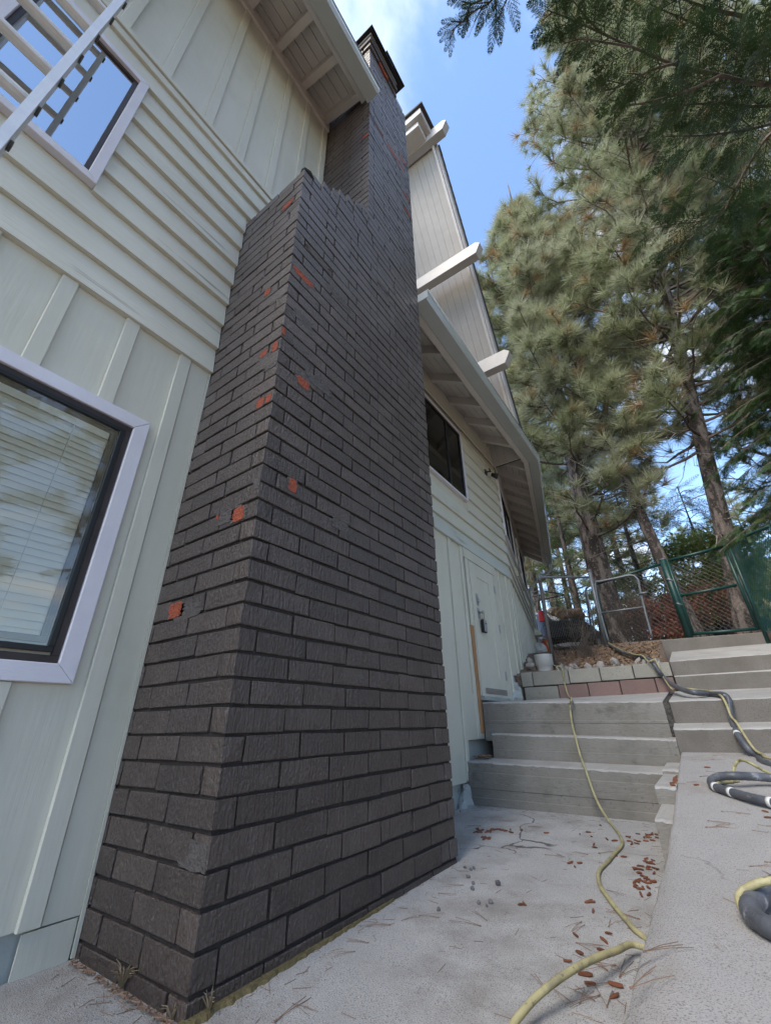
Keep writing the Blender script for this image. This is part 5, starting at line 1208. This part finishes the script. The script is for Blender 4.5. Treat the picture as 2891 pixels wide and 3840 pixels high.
for i in range(22):
    cone_at(1690 + rs.uniform(270, 780) / 3.33, 2600 + rs.uniform(1690, 1740) / 3.33, slabf, 'reddish brown pollen cone in the small heap past the chimney', 'cones heaped past the chimney', .019)
for i in range(9):
    cone_at(1690 + rs.uniform(390, 510) / 3.33, 2600 + rs.uniform(1790, 1825) / 3.33, slabf, 'reddish brown pollen cone in the small heap past the chimney', 'cones heaped past the chimney', .019)
for i in range(14):
    q = c6(rs.uniform(565, 605), rs.uniform(625, 845)); p = PX(*q, -.352); cx = max(p.z, rel(-.39))
    o = put('pollen_cone', CM[i % 4], (-.352 + rs.uniform(-.012, .01), 3.75 + .045 * i, rel(-.387)), (0, 0, rs.uniform(0, 6)), 'reddish brown pollen cone in the crack between side curb and walkway', 'cone', 'cones in the curb crack'); o.scale = (.02,) * 3
for (x, y) in ((805, 750), (1595, 1058), (1640, 1130), (930, 548)):
    q = wp(c6, x, y, .006); o = put('pollen_cone', CM[0], q, (0, 0, x), 'lone reddish brown pollen cone on the walkway', 'cone', 'cones on the walkway'); o.scale = (.019,) * 3
# fallen needle bundles
def bundle(pts_f, surf, label, group, m='needle_dry', L=.16):
    pass
def needles_mesh(seed):
    rd = random.Random(seed); mb = MB()
    for k in range(3):
        a = rd.uniform(-.28, .28); L = rd.uniform(.75, 1.1); c_ = rd.uniform(-.12, .12)
        mb.tube([(0, 0, 0), (L * .5 * math.cos(a), L * .5 * math.sin(a) + c_ * .5, .02), (L * math.cos(a), L * math.sin(a) + c_, .0)], .0065, 4)
    mb.tube([(-.03, 0, 0), (.05, 0, 0)], .018, 5); return mb.mesh('needle_bundle', 'needle_dry')
NM = [needles_mesh(s) for s in range(6)]
rs = random.Random(9)
spots = [cB(x, y) for x, y in ((520, 610), (590, 600), (255, 610), (330, 605), (80, 570), (150, 435), (480, 1030), (500, 1050), (650, 1060), (840, 1010), (690, 1300), (640, 1330), (520, 1430), (590, 1490), (560, 1520), (470, 1540), (640, 1560), (720, 1370), (310, 1450), (270, 1470), (450, 1160), (850, 1290), (790, 1440), (640, 830), (560, 470), (870, 990))]
spots += [(900 + x / 1.665, 2840 + y / 1.665) for x, y in ((935, 1048), (1010, 1020), (1120, 990), (1240, 850), (1500, 1055), (1540, 1020), (715, 1215), (800, 1160), (1500, 430), (1620, 400), (1390, 800), (220, 1650), (330, 1540))]
for i, p in enumerate(spots):
    q = PZ(*p, .03); q = PZ(*p, zslab(q.x, q.y) + .004)
    if q.x > -.50: continue
    o = put('needle_bundle', NM[i % 6], q, (0, 0, rs.uniform(0, 6.28)), 'dry brown pine needle bundle fallen on the lower slab', 'pine needles', 'needle bundles on the slab'); s = .12 * rs.uniform(.7, 1.2); o.scale = (s, s, s)
for i, (x, y) in enumerate(((850, 655), (1095, 1055), (940, 1165), (915, 1240), (1040, 1220), (1620, 1225), (1430, 1690), (1600, 1640), (700, 720), (880, 50), (520, 735))):
    q = wp(c6, x, y, .004); o = put('needle_bundle', NM[i % 6], q, (0, 0, rs.uniform(-.5, 1.2)), 'dry brown pine needle bundle fallen on the raised walkway', 'pine needles', 'needle bundles on the walkway'); s = .13 * rs.uniform(.7, 1.1); o.scale = (s, s, s)
for i, (x, y) in enumerate(((400, 980), (520, 650))):
    q = wp(cD, x, y, .006); o = put('needle_bundle', NM[(i + 2) % 6], q, (0, 0, 1.2 + rs.uniform(-.4, .4)), 'dry brown pine needle bundle fallen on the raised walkway', 'pine needles', 'needle bundles on the walkway'); s = .13; o.scale = (s, s, s)
# dry grass tufts and the mossy joint at the chimney foot
def grass(label, c, n, h, seed):
    g = random.Random(seed); mb = MB()
    for k in range(n):
        a = g.uniform(0, 6.28); l = h * g.uniform(.5, 1.1); e = Vector((math.cos(a) * l * g.uniform(.3, .9), math.sin(a) * l * g.uniform(.3, .9), l * .7))
        mb.tube([Vector(c), Vector(c) + e * .5 + Vector((0, 0, l * .25)), Vector(c) + e], [.0022, .0017, .0006], 3, False)
    o = mb.build('grass_tuft', 'grass_dry'); tag(o, label, 'grass')
q = PZ(250 + 300 / 2.081, 3300 + 890 / 2.081, .01); grass('dry straw tuft at the foot of the chimney beside the house wall', (min(q.x, -1.8), YN - .015, .004), 26, .085, 1)
q = PZ(250 + 1265 / 2.081, 3300 + 1090 / 2.081, .01); grass('sparse straw tuft at the chimney corner facing the walkway', (XF + .012, q.y, .004), 12, .07, 2)
q = PZ(250 + 750 / 2.081, 3300 + 1110 / 2.081, .01); grass('tiny straw tuft at the near corner of the chimney', (q.x, YN - .012, .004), 9, .05, 3)
mb = MB(); n = 60; prof = []
for i in range(n + 1):
    y = YN - .02 + (YFAR - YN) * .62 * i / n; w = (.030 * (1 - i / n) + .006) * (1 + jit(.35)); prof.append((y, w))
v = [(XF - .01, y, zslab(XF, y) + .012) for y, w in prof] + [(XF + w * .6, y, zslab(XF, y) + .010 + jit(.002)) for y, w in prof] + [(XF + w, y, zslab(XF, y) - .003) for y, w in prof]
f = []
for r_ in range(2):
    for i in range(n): a = r_ * (n + 1) + i; f.append((a, a + 1, a + n + 2, a + n + 1))
mb.add(v, f); o = mb.build('moss_strip', 'moss'); tag(o, 'brown mossy strip in the joint at the foot of the chimney', None, kind='stuff')
g_ = random.Random(2)
mb = MB()
for i in range(160):
    x_ = XW + .05 + g_.random() * .7; mb.tube([(x_, YN - .012 - g_.random() * .02, .004), (x_ + g_.uniform(-.03, .03), YN - .02 - g_.random() * .03, .006 + g_.random() * .006)], .0022, 3)
o = mb.build('needle_debris', 'needle_dry'); tag(o, 'thin line of rusty needle debris where chimney meets slab', None, kind='stuff')
# leaves and roots in the pocket between the steps and the wall
mb = MB()
for i in range(220):
    x_ = g_.uniform(-2.26, -2.10); y_ = g_.uniform(4.84, 5.0); s = g_.uniform(.01, .028); z_ = rel(-.352) + g_.uniform(0, .022); a = g_.uniform(0, 6)
    mb.add([(x_, y_, z_), (x_ + s * math.cos(a), y_ + s * math.sin(a), z_ + g_.uniform(0, .012)), (x_ + s * math.cos(a + 1), y_ + s * math.sin(a + 1), z_ + g_.uniform(0, .012))], [(0, 1, 2)])
o = mb.build('pocket_leaves', 'litter'); tag(o, 'dry leaves caught between the steps and the house wall', None, kind='stuff')

# white tub, truck, trailer, bags, car, far house
qa, qb = PY(*c9(150, 1520), 6.86), PY(*c9(370, 1500), 6.86); cx_ = (qa.x + qb.x) / 2; rr = (qb.x - qa.x) / 2; zt_ = qb.z
TB = thing('white_tub', 'white plastic tub standing on the dirt at the end of the block wall', 'tub', (cx_, 6.98, rel(.66)))
mb = MB(); nseg = 28
prof = [(rr * .86, rel(.64)), (rr * .90, zt_ - .16), (rr * 1.0, zt_ - .155), (rr * 1.0, zt_ - .006), (rr * 1.03, zt_), (rr * .96, zt_), (rr * .93, zt_ - .03), (rr * .88, zt_ - .14)]
v = []; f = []
for (r_, z_) in prof:
    for k in range(nseg): a = 2 * math.pi * k / nseg; v.append((cx_ + r_ * math.cos(a), 6.98 + r_ * math.sin(a), z_))
for i in range(len(prof) - 1):
    for k in range(nseg): f.append((i * nseg + k, i * nseg + (k + 1) % nseg, (i + 1) * nseg + (k + 1) % nseg, (i + 1) * nseg + k))
mb.add(v, f); mb.build('body', 'white', TB, True)
mb = MB(); mb.add([(cx_ + rr * .9 * math.cos(2 * math.pi * k / nseg), 6.98 + rr * .9 * math.sin(2 * math.pi * k / nseg), zt_ - .05 + jit(.01)) for k in range(nseg)], [tuple(range(nseg))]); mb.build('soil', 'dirt', TB)

TK = thing('pickup_truck', 'dark blue work truck with white lettering parked beyond the end of the house', 'truck', (-4.4, 15, hground(-4.4, 15)))
zg = hground(-4.0, 14.5)
def tprism(name, m, prof, x0, x1, parent, bevel=.03):
    return MB().prism(None, ([(x0, y, z) for y, z in prof], [(x1, y, z) for y, z in prof])).build(name, m, parent, bevel=bevel)
tprism('body', 'navy', [(14.0, zg + .45), (14.0, zg + 1.36), (14.05, zg + 1.42), (16.2, zg + 1.42), (16.4, zg + 2.0), (17.6, zg + 2.05), (18.3, zg + 1.45), (19.3, zg + 1.30), (19.4, zg + .5)], -5.35, -3.62, TK, .05)
MB().box(-3.80, -3.625, 13.975, 14.02, rel(2.83), rel(3.18)).build('tail_light', 'red', TK, bevel=.02)
MB().box(-5.30, -3.66, 13.88, 13.99, zg + .42, zg + .60).build('bumper', 'black', TK, bevel=.03)
for (x, y) in ((-5.2, 14.9), (-3.72, 14.9), (-5.2, 18.4), (-3.72, 18.4)): MB().tube([(x - .1, y, zg + .37), (x + .1, y, zg + .37)], .37, 20).build('wheel', 'black', TK, bevel=.02)
MB().box(-3.6195, -3.612, 16.5, 17.6, zg + 1.5, zg + 1.95).build('side_window', 'glass', TK)
def txt(s, size, loc, parent, m='letter'):
    c = bpy.data.curves.new('txt', 'FONT'); c.body = s; c.size = size; c.extrude = .002; c.align_x = 'RIGHT'
    o = bpy.data.objects.new('tmp', c); COL.objects.link(o); bpy.context.view_layer.update()
    me = bpy.data.meshes.new_from_object(o.evaluated_get(bpy.context.evaluated_depsgraph_get())); bpy.data.objects.remove(o)
    me.transform(Matrix.Translation(loc) @ Matrix.Rotation(R(90), 4, 'X')); me.materials.clear(); me.materials.append(M[m]); return link('lettering', me, parent)
txt('CLEANING', .115, (-3.80, 13.994, rel(3.085)), TK); txt('CHIMNEY', .09, (-3.83, 13.994, rel(3.205)), TK) if False else None
for i, (w, z) in enumerate(((.26, 2.99), (.22, 2.94))): MB().box(-3.86 - w, -3.86, 13.993, 13.997, rel(z), rel(z) + .025).build('lettering', 'letter', TK)
# lumber rack
for (a, b) in ((rY(110, 750, 14.1), rY(240, 720, 14.1)), (rY(300, 722, 14.1), rY(545, 765, 14.6)), (rY(180, 850, 14.1), rY(545, 770, 14.6)), (rY(545, 765, 14.6), rY(610, 970, 14.6)), (rY(150, 790, 14.1), rY(260, 770, 14.1)), (rY(230, 720, 14.1), rY(228, 960, 14.1))):
    pipe('rack_bar', 'rustpipe', TK, [a, b], .028, 8)
TR = thing('dump_trailer', 'black open trailer bed heaped with tan debris bags', 'trailer', (-3.0, 15, zg))
MB().box(-3.50, -2.55, 14.0, 14.05, rel(2.30), rel(2.80)).build('tailgate', 'tarp', TR, bevel=.015)
MB().box(-3.50, -3.45, 14.06, 16.8, rel(2.30), rel(2.80)).build('side_panel', 'tarp', TR, bevel=.01); MB().box(-2.60, -2.55, 14.06, 16.8, rel(2.30), rel(2.80)).build('side_panel', 'tarp', TR, bevel=.01)
MB().box(-3.44, -2.61, 14.06, 16.8, rel(2.28), rel(2.34)).build('floor', 'tarp', TR)
for x in (-3.6, -2.48): MB().tube([(x - .08, 15.4, zg + .33), (x + .08, 15.4, zg + .33)], .33, 18).build('wheel', 'black', TR)
rs = random.Random(6)
for i in range(15):
    x_ = -3.35 + (i % 5) * .165 + rs.uniform(-.03, .03); y_ = 14.2 + (i // 5) * .30; z_ = rel(2.80) + .09 + (i // 5) * .06 + rs.uniform(0, .16) + (.12 if i % 5 in (0, 1) else 0)
    o = blob('debris_bag', 'burlap', None, (x_, y_, z_), .18, 60 + i, 2, (1.05, 1, .75), .35); tag(o, 'lumpy tan debris bag piled in the trailer', 'bag', 'debris bags in the trailer')
q = rY(318, 1285, 12.8); q.z = hground(q.x, q.y)
OC = thing('orange_can', 'orange plastic can standing behind the leaning post', 'can', tuple(q))
MB().tube([(q.x, 12.8, q.z), (q.x, 12.8, q.z + .42), (q.x, 12.8, q.z + .46), (q.x, 12.8, q.z + .50)], [.15, .145, .10, .04], 14).build('body', 'orange', OC, True)
MB().tube([(q.x - .08, 12.8, q.z + .46), (q.x - .05, 12.8, q.z + .58), (q.x + .05, 12.8, q.z + .58), (q.x + .08, 12.8, q.z + .46)], .018, 8).build('handle', 'orange', OC, True)
q = rY(225, 1330, 11.5); q.z = hground(q.x, q.y) + .12
o = blob('white_sack', 'white', None, tuple(q), .20, 77, 3, (1, 1, 1.1), .12); tag(o, 'rounded white sack lying against the far end of the house', 'sack')
# dark car and cream house far behind the green gate
CA = thing('parked_car', 'dark blue car parked behind the red maple bush', 'car', (1.3, 18.5, hground(1, 18.5)))
zc_ = hground(1, 18.5)
MB().prism(None, ([(x, 17.7, zc_ + z) for x, z in ((-.9, .3), (-.9, .75), (-.4, .85), (.1, 1.3), (1.7, 1.35), (2.3, .9), (2.9, .8), (2.9, .3))], [(x, 19.3, zc_ + z) for x, z in ((-.9, .3), (-.9, .75), (-.4, .85), (.1, 1.3), (1.7, 1.35), (2.3, .9), (2.9, .8), (2.9, .3))])).build('body', 'navy', CA, bevel=.08)
MB().prism(None, ([(x, 17.694, zc_ + z) for x, z in ((-.1, .9), (.2, 1.24), (1.6, 1.27), (2.0, .92))], [(x, 17.70, zc_ + z) for x, z in ((-.1, .9), (.2, 1.24), (1.6, 1.27), (2.0, .92))])).build('side_window', 'glass', CA)
for x in (-.3, 2.1): MB().tube([(x, 17.66, zc_ + .32), (x, 17.9, zc_ + .32)], .32, 18).build('wheel', 'black', CA)
FH = thing('cream_house', 'cream house with dark upright slats far behind the green gate', 'house', (4.2, 36, hground(4, 36)))
zf_ = hground(4, 36)
MB().box(1.5, 8.5, 34, 40, zf_ - .3, zf_ + 5.2).build('wall', 'houseb', FH)
for i in range(9): MB().box(1.9 + i * .7, 2.15 + i * .7, 33.9, 33.99, zf_ + 2.2, zf_ + 4.6).build('slat', 'frame', FH)
MB().prism(None, ([(1.0, 33.4, zf_ + 5.2), (1.0, 40.6, zf_ + 5.2), (1.0, 37, zf_ + 7.6)], [(9.0, 33.4, zf_ + 5.2), (9.0, 40.6, zf_ + 5.2), (9.0, 37, zf_ + 7.6)])).build('roof', 'shingle', FH)
for i in range(2): MB().box(2.4 + i * 3, 3.6 + i * 3, 33.93, 33.99, zf_ + .7, zf_ + 1.8).build('window', 'black', FH)

g_ = random.Random(12); mb = MB()
def bit(x_, y_, z_, L):
    a = g_.uniform(0, 6.28); mb.tube([(x_, y_, z_ + .0015), (x_ + L * math.cos(a), y_ + L * math.sin(a), z_ + .002)], .0009, 3, False)
def crumb(x_, y_, z_, r_):
    p = [(x_ + r_ * math.cos(k * 2.1 + g_.uniform(0, 1)), y_ + r_ * math.sin(k * 2.1), z_ + .0006) for k in range(3)]; mb.add(p + [(x_, y_, z_ + r_ * .8)], [(0, 1, 3), (1, 2, 3), (2, 0, 3)])
for i in range(900):
    t = g_.random()
    if t < .30: x_, y_ = -.36 - abs(g_.gauss(0, .12)), g_.uniform(.8, 4.6)
    elif t < .5: x_, y_ = g_.uniform(-2.2, -.45), 4.70 - abs(g_.gauss(0, .10))
    elif t < .65: x_, y_ = XF + abs(g_.gauss(0, .07)), g_.uniform(1.15, 3.0)
    elif t < .75: x_, y_ = g_.uniform(-2.25, -1.6), YN - abs(g_.gauss(0, .06))
    else: x_, y_ = g_.uniform(-1.5, -.4), g_.uniform(.9, 4.6)
    z_ = zslab(x_, y_)
    (bit(x_, y_, z_, g_.uniform(.02, .07)) if g_.random() < .35 else crumb(x_, y_, z_, g_.uniform(.0015, .0045)))
for i in range(350):
    x_, y_ = g_.uniform(-.2, .9), g_.uniform(.8, 4.9); (bit(x_, y_, zwalk(y_) + .003, g_.uniform(.02, .07)) if g_.random() < .35 else crumb(x_, y_, zwalk(y_) + .003, g_.uniform(.0015, .004)))
for i in range(260):
    k = g_.choice((0, 1, 2)); x_ = g_.uniform(-2.05, -.45)
    if k == 0: y_, z_ = 4.96 - abs(g_.gauss(0, .06)), rel(-.352) - .02 * (x_ + 2.3) / 1.8
    elif k == 1: y_, z_ = 6.66 - abs(g_.gauss(0, .15)), rel(.275)
    else: y_, z_ = 5.22 - abs(g_.gauss(0, .05)), rel(-.118) - .025 * (x_ + 2.1) / 1.7
    bit(x_, y_, z_ + .012, g_.uniform(.02, .06))
o = mb.build('needle_crumbs', 'needle_dry'); tag(o, 'fine needle bits and crumbs strewn over slab, steps and walkway', None, kind='stuff')
